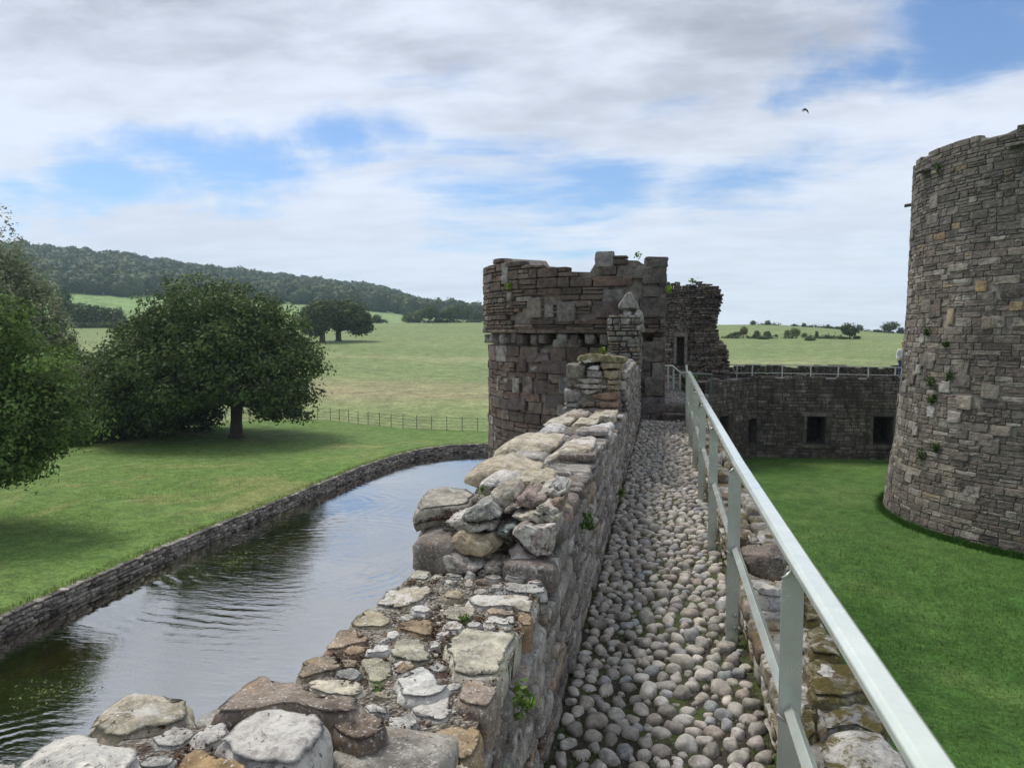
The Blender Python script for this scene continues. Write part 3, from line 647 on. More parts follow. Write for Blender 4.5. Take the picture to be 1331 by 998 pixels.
T4 = [
 (3.28, [(140, 450), (370, 480), (335, 640), (290, 720), (150, 690), (130, 560)], 'l', (.22, .205, .175), .3, .03),
 (3.05, [(340, 640), (350, 560), (420, 510), (560, 540), (700, 570), (710, 620), (660, 680), (560, 695), (440, 670)], 'b', (.40, .33, .22), .3, .08),
 (3.0, [(280, 800), (300, 680), (340, 650), (450, 700), (560, 740), (590, 770), (480, 830), (400, 845)], 'w', (.36, .31, .27), .3, .07),
 (3.02, [(585, 800), (600, 750), (660, 720), (760, 755), (770, 800), (700, 825)], 'l', (.32, .28, .22), .2, .06),
 (3.08, [(435, 400), (520, 330), (620, 315), (710, 375), (700, 400), (580, 430), (470, 430)], 'l', GREEN, .25, .09),
 (3.2, [(640, 240), (680, 200), (800, 200), (830, 260), (790, 320), (720, 345), (660, 290)], 'l', (.34, .30, .24), .25, .07),
 (3.08, [(690, 520), (720, 480), (840, 465), (760, 550), (710, 550)], 'l', (.16, .185, .17), .2, .04),
 (3.05, [(790, 520), (840, 470), (1110, 465), (1110, 500), (1095, 600), (1080, 690), (960, 690), (880, 620), (850, 560)], 'w', (.26, .21, .19), .3, .03),
 (3.06, [(770, 770), (780, 640), (850, 610), (920, 660), (990, 700), (960, 740), (880, 740)], 'l', (.30, .255, .235), .25, .06),
 (3.06, [(800, 840), (960, 760), (1090, 730), (1085, 870), (1000, 870)], 'b', (.19, .145, .12), .3, .04),
 (3.12, [(790, 400), (960, 370), (1145, 385), (1140, 440), (1000, 450), (850, 430)], 'l', (.40, .36, .28), .3, .03),
 (3.15, [(970, 330), (1060, 310), (1140, 350), (1120, 385), (1020, 380)], 'l', (.36, .32, .27), .2, .06),
 (3.2, [(820, 270), (920, 230), (1030, 270), (1050, 310), (960, 340), (850, 330)], 'b', (.23, .18, .155), .25, .05),
 (3.3, [(960, 230), (1060, 205), (1180, 220), (1180, 265), (1080, 270)], 'l', (.40, .37, .31), .3, .03),
 (3.2, [(1080, 280), (1170, 270), (1160, 350), (1110, 330)], 'b', RED, .2, .02),
 (3.9, [(445, 150), (450, 105), (560, 40), (680, 25), (840, 70), (960, 110), (960, 140), (800, 140), (640, 165), (540, 185)], 'l', (.40, .345, .25), .45, .12),
 (3.6, [(545, 180), (600, 135), (720, 125), (800, 170), (790, 200), (640, 205)], 'w', (.42, .40, .35), .3, .06),
 (3.6, [(800, 195), (810, 145), (1050, 135), (1085, 160), (1080, 200), (1000, 220)], 'l', (.36, .32, .23), .35, .03),
 (3.1, [(300, 440), (400, 400), (520, 440), (660, 450), (700, 490), (560, 520), (400, 500)], 'w', (.36, .33, .29), .2, .03),
 (3.35, [(1085, 160), (1180, 180), (1185, 225), (1080, 205)], 'l', GREY, .2, .03),
]
for i, (y, pts, m, c, th_, bl) in enumerate(T4): face_stone(par, y, pts, Z4, m, c, th_, bl, .015, seed=70+i)
# the big overhanging slab: its top face is traced, the front drops below it
top_stone(par, .90, [(82, 368), (120, 290), (160, 235), (210, 192), (330, 182), (520, 190), (562, 240), (510, 300), (440, 320), (400, 318), (290, 325), (200, 350), (110, 385)], Z4, 'l', (.30, .275, .225), .085, .02, .013, seed=99, n=60)
T5 = [
 (5.0, [(230, 620), (260, 520), (380, 450), (520, 460), (680, 470), (760, 490), (700, 530), (590, 560), (570, 640), (430, 650), (330, 640)], 'l', (.44, .39, .29), .6, .16),
 (4.8, [(585, 640), (700, 560), (830, 500), (1020, 505), (1000, 560), (970, 730), (900, 730), (820, 690), (680, 690)], 'w', (.33, .28, .21), .6, .10),
 (4.2, [(820, 790), (960, 785), (950, 890), (850, 880)], 'b', (.22, .17, .12), .4, .03),
 (4.4, [(690, 740), (800, 715), (950, 740), (960, 785), (820, 785)], 'l', (.30, .26, .24), .4, .04),
 (4.9, [(430, 700), (600, 650), (690, 700), (670, 745), (570, 745)], 'm', (.25, .24, .17), .4, .05),
 (6.4, [(970, 440), (980, 370), (1100, 335), (1175, 340), (1180, 490), (1140, 570), (1050, 560), (1000, 500)], 'w', (.40, .40, .40), .5, .08),
 (6.3, [(570, 420), (620, 350), (720, 360), (830, 410), (820, 470), (760, 495), (640, 470), (570, 450)], 'w', (.31, .31, .31), .5, .10),
 (6.6, [(830, 380), (970, 375), (975, 490), (860, 490), (830, 440)], 'b', (.24, .2, .16), .4, .05),
 (7.0, [(625, 325), (690, 290), (860, 300), (840, 330), (700, 342)], 'l', (.44, .40, .32), .5, .04),
 (7.0, [(850, 335), (890, 300), (1065, 310), (1010, 345), (900, 352)], 'l', (.40, .36, .27), .5, .04),
 (7.4, [(980, 275), (1100, 243), (1210, 250), (1200, 310), (1070, 305)], 'l', (.40, .36, .27), .6, .04),
 (7.8, [(750, 265), (860, 225), (980, 250), (960, 295), (800, 290)], 'l', (.34, .31, .25), .6, .04),
]
for i, (y, pts, m, c, th_, bl) in enumerate(T5): face_stone(par, y, pts, Z5, m, c, th_, bl, .018, seed=120+i)
T6 = [
 ([(410, 255), (412, 182), (560, 160), (680, 175), (860, 190), (955, 205), (950, 268), (660, 255)], 'M', (.26, .24, .15)), ([(290, 430), (298, 275), (420, 268), (510, 300), (500, 440), (360, 440)], 'b', (.16, .145, .12)),
 ([(455, 245), (560, 200), (650, 205), (655, 245), (500, 265)], 'w', WHITE), ([(520, 320), (600, 290), (660, 295), (650, 345), (560, 345)], 'w', WHITE), ([(665, 262), (900, 262), (905, 325), (670, 335)], 'b', (.28, .235, .155)),
 ([(700, 345), (890, 342), (888, 440), (760, 450), (705, 420)], 'b', (.27, .22, .15)), ([(400, 435), (560, 425), (690, 440), (690, 480), (480, 490)], 'l', (.36, .33, .29)), ([(365, 500), (440, 490), (740, 500), (740, 540), (460, 545)], 'l', (.36, .32, .29)),
 ([(740, 455), (885, 450), (885, 495), (745, 500)], 'b', (.27, .22, .16)), ([(740, 505), (880, 502), (878, 556), (740, 552)], 'b', (.25, .205, .15)), ([(275, 680), (275, 540), (420, 555), (470, 600), (455, 670), (360, 690)], 'l', (.22, .205, .19)),
 ([(560, 610), (690, 580), (865, 575), (865, 665), (720, 670), (590, 650)], 'b', (.27, .175, .12)), ([(615, 690), (700, 678), (865, 685), (868, 745), (690, 755), (625, 740)], 'b', (.28, .2, .125)), ([(705, 765), (860, 758), (862, 822), (720, 828)], 'b', (.24, .19, .14)),
 ([(265, 700), (440, 705), (440, 735), (300, 742)], 'l', GREY), ([(258, 755), (400, 745), (400, 800), (290, 810), (262, 800)], 'l', (.22, .2, .175)), ([(450, 690), (560, 670), (610, 700), (600, 740), (470, 745)], 'b', (.2, .165, .13)), ([(510, 345), (690, 350), (690, 425), (520, 420)], 'l', (.30, .275, .25)),
 ([(460, 560), (700, 552), (560, 600), (480, 620)], 'l', (.30, .26, .24)), ([(420, 760), (560, 750), (700, 770), (690, 820), (500, 830)], 'l', (.30, .27, .23)), ([(200, 860), (400, 815), (520, 830), (500, 900), (300, 900)], 'l', (.33, .3, .24)), ([(540, 860), (700, 835), (840, 835), (830, 915), (620, 910)], 'l', (.38, .345, .27)),
]
for i, (pts, m, c) in enumerate(T6): face_stone(par, 8.75, pts, Z6, m, c, .3, .03, .012, seed=150+i, n=24)
# inner face: thin, heavily weathered coursed rubble; its top follows the ruined profile
YT = [0, 1.5, 1.6, 3.0, 3.1, 4.2, 4.3, 6.3, 6.5, 7.6, 8.75, 8.8, 11, 13.3, 13.4, 14.4]; ZT = [.84, .84, .62, .62, .84, .86, .90, .90, .80, .76, .80, 1.27, 1.24, 1.12, 1.95, 1.95]
INPAL = [(.22, .20, .18, 4), (.29, .265, .235, 4), (.17, .145, .125, 3), (.26, .20, .145, 2), (.36, .34, .31, 1.4)]
PM = pair('parapet_face_stone', sc=1.7, speck=.7, streak=1.0, lichen=.45, dark=.55, ochre=.2, bump=.9, dist=.016)
pcs = []; rng = random.Random(21)
for (u, v, w, h) in courses(.15, 14.35, .01, 1.98, (.07, .15), (.12, .36), rng, .25, .016):
    zt = np.interp(u, YT, ZT)
    if v+h*.5 > zt+.03: continue
    d = .22+rng.uniform(-.03, .03)
    pcs.append((rng.randrange(14), mat4((XI-d*.5+.008+rng.uniform(-.008, .010), u, v), (0, 1, rng.uniform(-.04, .04)), (0, 0, 1), (1, 0, 0), (w, d, h)), pick(INPAL, rng)))
# outer face, seen only from over the moat
for (u, v, w, h) in courses(.15, 14.35, -.2, 1.3, (.16, .26), (.3, .6), rng, .2, .02):
    if v+h*.5 > np.interp(u, YT, ZT): continue
    pcs.append((rng.randrange(14), mat4((XO+.1, u, v), (0, -1, 0), (0, 0, 1), (-1, 0, 0), (w, .2, h)), pick(INPAL, rng)))
# top stones of the taller stretch and loose flat pieces on the ruined tops
for (u, v, w, h) in courses(8.95, 13.3, -1.02, -.48, (.2, .34), (.25, .5), rng, .1, .02):
    pcs.append((rng.randrange(14), mat4((v, u, np.interp(u, YT, ZT)-.03+rng.uniform(-.03, .03)), (0, 1, 0), (-1, 0, 0), (0, 0, 1), (w, .16, h)), pick(INPAL, rng)))
for (y0, y1, z) in ((3.3, 4.3, .80), (4.3, 6.3, .82), (6.4, 8.7, .75)):
    for (u, v, w, h) in courses(y0, y1, -.98, -.50, (.16, .28), (.18, .36), rng, .15, .03):
        pcs.append((rng.randrange(14), mat4((v, u, z-.02+rng.uniform(-.04, .03)), (rng.uniform(-.1, .1), 1, rng.uniform(-.12, .12)), (-1, 0, rng.uniform(-.12, .12)), (0, 0, 1), (w, .16, h)), pick(INPAL, rng)))
# the tall gabled merlon against the tower
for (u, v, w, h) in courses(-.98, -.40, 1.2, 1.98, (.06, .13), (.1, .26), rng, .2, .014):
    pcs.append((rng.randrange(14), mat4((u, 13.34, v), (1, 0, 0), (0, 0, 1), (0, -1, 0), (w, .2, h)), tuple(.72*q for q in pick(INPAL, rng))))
emit(par, pcs, BLK3S, 'stone', PM, 215, 'rubble_facing')
for pts, c, d in ([(805, 395), (815, 379), (819, 379), (831, 399), (829, 401), (802, 401)], (.25, .24, .225), .8), ([(822, 412), (828, 401), (832, 402), (837, 416), (836, 420), (823, 420)], (.30, .29, .27), .6), ([(808, 418), (811, 404), (821, 405), (822, 419)], (.32, .31, .29), .4), ([(796, 428), (800, 412), (808, 408), (810, 428)], (.2, .18, .16), .4), ([(810, 429), (824, 422), (837, 421), (838, 432)], (.24, .22, .2), .5):
    W = [ony(px, py, 13.3) for px, py in pts]
    o = link('coping_stone', rock([(w[0], w[2]) for w in W], (0, 13.3, 0), (1, 0, 0), (0, 0, 1), (0, -1, 0), d, .02, .008, n=28, seed=int(d*99)), STN['l'], par); o.color = (*c, 1)
def dried_moss():
    rs = np.random.RandomState(12); cl_ = []
    while len(cl_) < 420:
        y = rs.uniform(.8, 3.6); x = rs.uniform(XO+.06, XI-.04)
        if mnoise.noise(Vector((x*5, y*5, 1.5))) < .05: continue
        z = .91 if y < (1.3 if x < -.67 else .95) else .69 if y < 3.08 else .88
        cl_.append((np.array([x, y, z]), np.array([0, 0, 1.]), rs.uniform(.5, 1.3)))
    V, T = leaves(cl_, .011, rs, 26, .012, .5, .4, (1.0, .8, .6), .5); n = len(V)//4
    link('dried_moss', mesh(V, np.arange(4*n).reshape(n, 4), False, T), leaf_mat('dried_moss', (.075, .05, .035), .1), par, 'stuff')
# loose lime rubble and small stones between the big ones
PEBV = Variants([pebble(i+40, 1, .3) for i in range(8)], False); pcs = []
for k in range(1500):
    y = rng.uniform(.9, 8.7) if rng.random() < .3 else rng.uniform(1.0, 3.05); x = rng.uniform(XO+.08, XI-.05)
    z = .905 if y < (1.31 if x < -.66 else .96) else .683 if y < 3.1 else .79; s = rng.choice([.004, .006, .008, .010, .013])*rng.uniform(.8, 1.4)
    a = rng.uniform(0, 6.28); cs, sn = math.cos(a), math.sin(a)
    pcs.append((rng.randrange(8), mat4((x, y, z+s*.3), (cs, sn, 0), (-sn, cs, 0), (0, 0, 1), (s*1.3, s*.8, s)), pick([(.42, .39, .34, 3), (.24, .2, .15, 3), (.12, .085, .06, 2), (.5, .47, .42, 1)], rng)))
emit(par, pcs, PEBV, 'pebble', (STN['l'], stone_mat('loose_rubble', True, sc=2, bump=.4)), 0, 'loose_rubble')
# ------------------------------------------------------------------ cobbled walk
def soil_mat():
    k = NT('walk_soil'); a = k.noise(5, 8, .7); b = k.noise(40, 6, .7); c = k.noise(1.4, 4)
    g = k.math('ADD', k.math('MULTIPLY', a, .7), k.math('MULTIPLY', c, .3))
    col = k.mix(k.ramp(g, .47, .56), (.045, .036, .026), k.mix(b, (.035, .05, .012), (.10, .13, .03)))
    col = k.mix(k.ramp(k.noise(70, 3), .62, .68), col, (.28, .25, .2)); k.l(col, k.b.inputs['Base Color']); k.b.inputs['Roughness'].default_value = .95
    k.bump(k.math('ADD', b, a), 1, .015); return k.m
path = sheet('path', -.47, .52, -.5, 14.6, .003, 24, 300, soil_mat(), .013, 7)
def cobbles():
    rng = random.Random(3); rs = np.random.RandomState(3); cell = {}; P = []
    def ok(x, y, r):
        i, j = int(x//.08), int(y//.08)
        for a in range(i-2, i+3):
            for b in range(j-2, j+3):
                for (u, v, q) in cell.get((a, b), ()):
                    if (u-x)**2+((v-y)*.92)**2 < ((r+q)*.925)**2: return False
        return True
    for r0, r1, tries in ((.046, .058, 700), (.036, .046, 12000), (.028, .036, 24000), (.019, .028, 40000)):
        for _ in range(tries):
            y = rs.uniform(.6, 14.45); x = rs.uniform(-.41, .43); r = rs.uniform(r0, r1)
            if r0 == .046 and not (x > .1 and rs.rand() < .75) and rs.rand() < .72: continue
            if r1 == .028 and rs.rand() < .3: continue
            if x-r < -.43 or x+r > .46: continue
            if ok(x, y, r): cell.setdefault((int(x//.08), int(y//.08)), []).append((x, y, r)); P.append((x, y, r))
    pal = [(.40, .375, .335, 5), (.46, .42, .365, 5), (.31, .285, .25, 3.5), (.36, .355, .35, 1.5), (.38, .335, .285, 2), (.31, .325, .315, .5), (.52, .49, .44, 2.5)]
    out = []
    for x, y, r in P:
        el = rng.uniform(.85, 1.35); a = rng.gauss(math.pi/2, .5); cs, sn = math.cos(a), math.sin(a); tx, ty = rng.gauss(0, .09), rng.gauss(0, .09)
        hgt = r*rng.uniform(1.6, 2.5); c = pick(pal, rng, .15)
        ez = np.array([tx, ty, 1]); ez /= np.linalg.norm(ez); ex = np.array([cs, sn, 0]); ex = ex-ez*(ex@ez); ex /= np.linalg.norm(ex); ey = np.cross(ez, ex)
        out.append((rng.randrange(12), mat4((x, y, r*rng.uniform(-.22, .10)), ex, ey, ez, (1.87*r*el**.75, hgt, 1.87*r/el**.75)), c))
    return out
CBV = Variants([pebble(i, 3, .17) for i in range(12)], True); CBL = Variants([pebble(i, 2, .17) for i in range(12)], True)
CM = pair('cobble', sc=3.0, lichen=.14, lcol=(.55, .52, .46), dark=.45, bump=.5, dist=.004, var=.3)
cob = cobbles(); emit(path, cob, CBV, 'cobblestone', CM, 300, 'cobbles', CBL)
print('cobbles', len(cob))
# moss tufts and grit between the cobbles
def grit():
    V = []; T = []; rs = np.random.RandomState(8)
    for _ in range(15000):
        y = rs.uniform(.8, 9)**1.0; x = rs.uniform(-.43, .47)
        if mnoise.noise(Vector((x*4, y*4, 2))) < .02: continue
        h = rs.uniform(.006, .02); a = rs.rand()*6.28; e = np.array([math.cos(a), math.sin(a), 0])*.003; b = np.array([x, y, .004]); t = b+np.array([rs.randn()*.006, rs.randn()*.006, h])
        V += [b-e, b+e, t+e*.4, t-e*.4]; f = rs.uniform(.5, 1.3); T += [(f, f, f)]*4
    n = len(V)//4; tag(link('moss', mesh(np.array(V), np.arange(4*n).reshape(n, 4), False, np.array(T)), leaf_mat('moss_blades', (.10, .14, .03), .3)), 'green moss growing in the gaps between the cobbles', 'moss', kind='stuff')
grit()
# ------------------------------------------------------------------ low mossy wall on the courtyard side
kw = thing('kerb_wall', (.65, 7, 0), 'low mossy rubble wall under the railing on the courtyard side', 'low wall')
kc = MB(); q = rough_box(.49, .80, .3, 14.5, -.1, .16, 31, amp=.045, step=.08); kc.add(np.concatenate(q.V), q.F); kc.build('core', stone_mat('mossy_rubble', base=(.15, .135, .11), sc=1.5, lichen=.4, moss=1.2, mcol=(.16, .13, .04), dark=.5, bump=1, dist=.03), kw)
KT = [(.33, [(465, 900), (490, 870), (580, 850), (700, 880), (780, 960), (830, 1030), (470, 1030)], 'm', (.44, .42, .38), .2, .06), (.26, [(450, 860), (460, 790), (560, 760), (660, 760), (720, 850), (700, 890), (600, 845)], 'M', (.27, .265, .25), .15, .04),
 (.27, [(440, 640), (470, 615), (540, 650), (545, 700), (480, 695)], 'w', (.55, .53, .48), .1, .02), (.27, [(205, 310), (270, 320), (330, 355), (330, 385), (240, 380), (205, 340)], 'w', (.48, .46, .42), .14, .03),
 (.27, [(175, 215), (290, 190), (345, 200), (355, 230), (180, 238)], 'M', (.25, .22, .13), .12, .03), (.28, [(228, 160), (262, 150), (272, 188), (232, 192)], 'w', (.5, .48, .44), .1, .03), (.28, [(268, 132), (312, 125), (328, 175), (282, 185)], 'm', (.38, .37, .35), .1, .03),
 (.27, [(163, 148), (212, 158), (227, 192), (168, 172)], 'l', (.36, .33, .28), .1, .02), (.27, [(193, 28), (250, 20), (258, 62), (198, 58)], 'm', (.37, .36, .34), .1, .03), (.25, [(400, 350), (450, 400), (470, 470), (405, 480)], 'M', (.27, .24, .16), .12, .03),
 (.25, [(405, 500), (480, 480), (540, 560), (550, 600), (420, 590)], 'M', (.24, .22, .15), .12, .04), (.27, [(400, 620), (440, 600), (600, 625), (650, 730), (560, 750), (420, 740)], 'M', (.26, .24, .17), .14, .04), (.24, [(400, 770), (445, 770), (450, 880), (400, 900)], 'M', (.24, .22, .15), .1, .03)]
for i, (z, pts, m, c, t_, bl) in enumerate(KT): top_stone(kw, z, pts, ZK, m, c, t_, bl, .016, seed=200+i, n=44)
W = [ony(px, py, 4.05) for px, py in zoomed(*ZK, [(185, 242), (340, 232), (355, 260), (330, 325), (250, 318), (190, 290)])]
o = link('stone', rock([(w[0], w[2]) for w in W], (0, 4.05, 0), (1, 0, 0), (0, 0, 1), (0, -1, 0), .25, .03, .012, seed=260), STN['b'], kw); o.color = (.16, .13, .105, 1)
KM = pair('kerb_stone', sc=1.5, lichen=.5, moss=.75, mcol=(.16, .13, .04), dark=.4, bump=.9, dist=.018); pcs = []; rng = random.Random(33)
KP = [(.33, .31, .27, 3), (.24, .21, .165, 3), (.42, .40, .36, 2), (.2, .15, .11, 1.5)]
for (u, v, w, h) in courses(.4, 14.3, .0, .22, (.08, .13), (.12, .34), rng, .2, .014):
    pcs.append((rng.randrange(14), mat4((.49+.1-.02+rng.uniform(-.012, .012), u, v), (0, -1, rng.uniform(-.05, .05)), (0, 0, 1), (-1, 0, 0), (w, .22, h)), pick(KP, rng)))
for (u, v, w, h) in courses(5.0, 14.4, .48, .82, (.12, .22), (.16, .38), rng, .2, .02):
    pcs.append((rng.randrange(14), mat4((v, u, .20+rng.uniform(-.05, .06)), (rng.uniform(-.1, .1), 1, rng.uniform(-.1, .1)), (-1, 0, rng.uniform(-.1, .1)), (0, 0, 1), (w, .18, h)), pick(KP, rng)))
for (u, v, w, h) in courses(.4, 5.0, .50, .82, (.12, .2), (.14, .3), rng, .2, .02):
    pcs.append((rng.randrange(14), mat4((v, u, .14+rng.uniform(-.04, .04)), (rng.uniform(-.1, .1), 1, rng.uniform(-.1, .1)), (-1, 0, rng.uniform(-.1, .1)), (0, 0, 1), (w, .16, h)), pick(KP, rng)))
emit(kw, pcs, BLK3S, 'stone', KM, 160, 'rubble_facing')
# ------------------------------------------------------------------ curtain wall body below the walk
cw = thing('curtain_wall', (0, 10, -4.5), 'tall curtain wall carrying the cobbled walk between moat and courtyard', 'castle wall')
DM = plain('wall_mortar', (.10, .09, .08), .95, n=.4, sc=8, bump=.5)
m = MB(); m.box(-1.0, .74, -20, 20.6, -8, -.06); m.box(-1.0, .72, 20.6, 36, -8, -1.9); m.build('core', DM, cw)
CP = [(.22, .19, .165, 3), (.17, .145, .13, 3), (.28, .25, .22, 2)]; CWM = pair('curtain_stone', sc=.8, lichen=.2, dark=.4); pcs = []
for (u, v, w, h) in courses(-20, 20.5, -4.6, 0, (.18, .3), (.3, .7), rng, .2, .02): pcs.append((rng.randrange(10), mat4((.68, u, v), (0, 1, 0), (0, 0, 1), (1, 0, 0), (w, .24, h)), pick(CP, rng)))
for (u, v, w, h) in courses(-20, 14.6, -7.6, 0, (.22, .36), (.4, .8), rng, .15, .02): pcs.append((rng.randrange(10), mat4((-.96, u, v), (0, -1, 0), (0, 0, 1), (-1, 0, 0), (w, .24, h)), pick(CP, rng)))
emit(cw, pcs, BLK1, 'stone', CWM, 0, 'stonework')
# ------------------------------------------------------------------ railing
def paint(f=1.0):
    k = NT('pale_green_paint'); a = k.noise(5, 6, .7); b = k.noise(90, 3); c = k.noise(1.5, 5)
    col = k.mix(k.ramp(a, .3, .7), (.46*f, .50*f, .45*f), (.54*f, .58*f, .52*f)); col = k.mix(k.math('MULTIPLY', k.ramp(c, .52, .7), .35), col, (.30, .33, .285));     k.l(col, k.b.inputs['Base Color']); k.b.inputs['Metallic'].default_value = .35; k.l(k.ramp(a, .3, .7, .16, .30), k.b.inputs['Roughness']); k.bump(k.noise(60, 3), .06, .003); return k.m
PAINT = paint(); RAILP = paint(1.3); RAILP.name = 'lightened_gloss_paint'  # handrail copy: glossier, with base colour lightened to stand in for reflected sky
for n_ in RAILP.node_tree.nodes:
    if n_.type == 'BSDF_PRINCIPLED': n_.inputs['Coat Weight'].default_value = .8; n_.inputs['Coat Roughness'].default_value = .10; n_.inputs['Metallic'].default_value = .1
DPAINT = plain('dark_green_paint', (.07, .085, .08), .4, n=.2)
rail = thing('railing', (.39, 7, 0), 'pale green metal railing running along the cobbled walk to the tower', 'railing')
YP = [.62, 2.38, 4.15, 5.9, 7.66, 9.42, 11.18, 12.6, 13.45]
for i, y in enumerate(YP):
    m = MB(); out = [(-.033, -.12), (.033, -.12), (.033, .985), (-.008, .985), (-.010, .968), (-.018, .955), (-.030, .948), (-.033, .935), (-.033, .56), (-.036, .545), (-.036, .52), (-.033, .50)]
    px0 = float(np.interp(y, [.1, 1.27, 2.38, 4.15, 7.66, 13.47], [.43, .418, .395, .381, .382, .41]))
    m.prism(out, (px0, y-.006, 0), (1, 0, 0), (0, 0, 1), (0, 1, 0), .012); bevel(m.build('post', PAINT, rail), .002, 1)
    for nm, pts_, r_ in (('weld_bead', [(px0-.033, y-.009, .949), (px0-.02, y-.010, .957), (px0-.008, y-.010, .972)], .005), ('weld_bead', [(px0-.036, y-.009, .52), (px0-.01, y-.010, .50), (px0+.02, y-.010, .51)], .005), ('bolt', [(px0+.015, y-.02, .10), (px0+.015, y+.06, .10)], .011), ('bolt', [(px0+.015, y-.02, .17), (px0+.015, y+.06, .17)], .011)):
        m = MB(); m.tube(pts_, r_, 6); m.build(nm, PAINT, rail, True)
def hr(y): return .395+.004*y
prof = [(-.034, -.012), (-.026, -.018), (.026, -.018), (.034, -.012), (.034, .006), (.022, .018), (-.022, .018), (-.034, .006)]
HRP = [(.452, .1), (.44, 1.27), (.42, 2.38), (.401, 4.15), (.402, 7.66), (.43, 13.47)]
m = MB(); V = [(x+a, y, .992+b) for x, y in HRP for a, b in prof]; np_ = len(prof)
m.add(V, [(i*np_+k, i*np_+(k+1) % np_, (i+1)*np_+(k+1) % np_, (i+1)*np_+k) for i in range(len(HRP)-1) for k in range(np_)]+[tuple(range(np_)), tuple(range(len(V)-np_, len(V)))]); bevel(m.build('handrail', RAILP, rail), .003, 2)
m = MB(); d = .0225; m.sweep([(-d, 0), (0, -d), (d, 0), (0, d)], (.405, .1, .53), (.390, 5, .53), (1, 0, 0)); m.sweep([(-d, 0), (0, -d), (d, 0), (0, d)], (.390, 5, .53), (.41, 13.45, .53), (1, 0, 0)); bevel(m.build('mid_rail', PAINT, rail), .002, 1)
m = MB(); m.sweep(prof, (.40, 13.5, .965), (.84, 13.62, .94), (0, 1, 0)); bevel(m.build('return_rail', DPAINT, rail), .003, 1)
m = MB(); m.sweep([(-.02, -.012), (.02, -.012), (.02, .012), (-.02, .012)], (.83, 13.62, .94), (.76, 13.62, .1), (1, 0, 0)); m.build('return_post', DPAINT, rail)
m = MB(); m.sweep([(-.018, -.006), (.018, -.006), (.018, .006), (-.018, .006)], (.40, 13.47, .95), (.385, 13.47, 1.12), (1, 0, 0)); m.build('rail_end', PAINT, rail)
# ------------------------------------------------------------------ round towers: generic coursed drum
def drum_pieces(c, rad, a0, a1, z0, z1, hr, wr, pal, rng, nv=14, proud=.02, depth=.26, skip=None, split=.22, joint=.018, top=None, specials=(), jit=.18, spx=.03):
    """rad(z) radius; angles in radians (world); returns pieces on the outside of the drum"""
    r0 = rad((z0+z1)/2); out = []
    def place(ang, z, w, h, col, extra=0.0):
        r = rad(z); dr = (rad(z+.1)-rad(z-.1))/.2
        nv_ = np.array([math.cos(ang), math.sin(ang), -dr]); nv_ /= np.linalg.norm(nv_); ex = np.array([-math.sin(ang), math.cos(ang), 0]); ey = np.cross(nv_, ex); ey = -ey if ey[2] < 0 else ey
        tl = rng.uniform(-.015, .015); d = depth
        o = np.array([c[0]+r*math.cos(ang), c[1]+r*math.sin(ang), z])-nv_*(d*.5-proud-extra-rng.uniform(-.011, .012))
        out.append((rng.randrange(nv), mat4(o, ex+ey*tl, ey-ex*tl, nv_, (w*rad(z)/r0, d, h)), col))
    sp = []
    for (ang, z, w, h, col) in specials: place(ang, z, w, h, col, spx); sp.append((ang, z, w, h))
    for (u, v, w, h) in courses(a0*r0, a1*r0, z0, z1, hr, wr, rng, split, joint):
        ang = u/r0
        if top is not None and v+h*.5 > top(ang)+rng.uniform(-.05, .03): continue
        if skip and skip(ang, v, w, h): continue
        if any(abs((ang-s[0])*r0) < s[2]*.5 and abs(v-s[1]) < s[3]*.5 for s in sp): continue
        place(ang, v, w, h, pick(pal, rng, jit))
    return out
def drum_core(c, rad, a0, a1, z0, z1, mat, parent, inset=.06, top=None, n=72, closed=True, nz=8, name='core'):
    V = []; A = np.linspace(a0, a1, n); 
    for a in A:
        zt = z1 if top is None else top(a)-.08
        for k in range(nz+1):
            z = z0+(zt-z0)*k/nz; r = rad(z)-inset; V.append((c[0]+r*math.cos(a), c[1]+r*math.sin(a), z))
        r = rad(zt)-.9; V.append((c[0]+r*math.cos(a), c[1]+r*math.sin(a), zt)); V.append((c[0]+r*math.cos(a), c[1]+r*math.sin(a), z0))
    k = nz+3; Fc = [(i*k+j, i*k+j+1, (i+1)*k+j+1, (i+1)*k+j) for i in range(n-1) for j in range(nz+2)]
    m = MB(); m.add(V, Fc); return m.build(name, mat, parent)
# ---- the great round tower in the courtyard
GT = thing('round_tower', (13.62, 27.3, -4.5), 'huge round battered tower of grey rubble stone standing on the courtyard lawn', 'tower')
gc = (13.62, 27.3); ZR = [-4.6, -3.5, -1.84, .6, 2.5, 5.2, 7.5]; RR = [6.03, 5.93, 5.71, 5.57, 5.49, 5.46, 5.44]
def grad(z): return float(np.interp(z, ZR, RR))
GPAL = [(.19, .163, .138, 5), (.24, .208, .174, 4), (.135, .115, .10, 4), (.29, .265, .23, 2.0), (.165, .135, .116, 2.5), (.26, .20, .135, .3), (.38, .355, .315, .7)]
GTOPP = [(.15, .135, .12, 5), (.19, .17, .15, 4), (.11, .10, .09, 3), (.23, .21, .185, 1.5), (.24, .18, .11, .4)]
GM = pair('grey_rubble_stone', stain=.32, sc=.9, lichen=.30, lcol=(.46, .44, .40), moss=.25, mcol=(.085, .09, .04), dark=.6, speck=.5, bump=1.0, dist=.03, var=.35)
rng = random.Random(77)
def gang(px, py, R_=5.6): p = oncyl(px, py, gc, R_); return math.atan2(p[1]-gc[1], p[0]-gc[0]), p[2]
sp = []
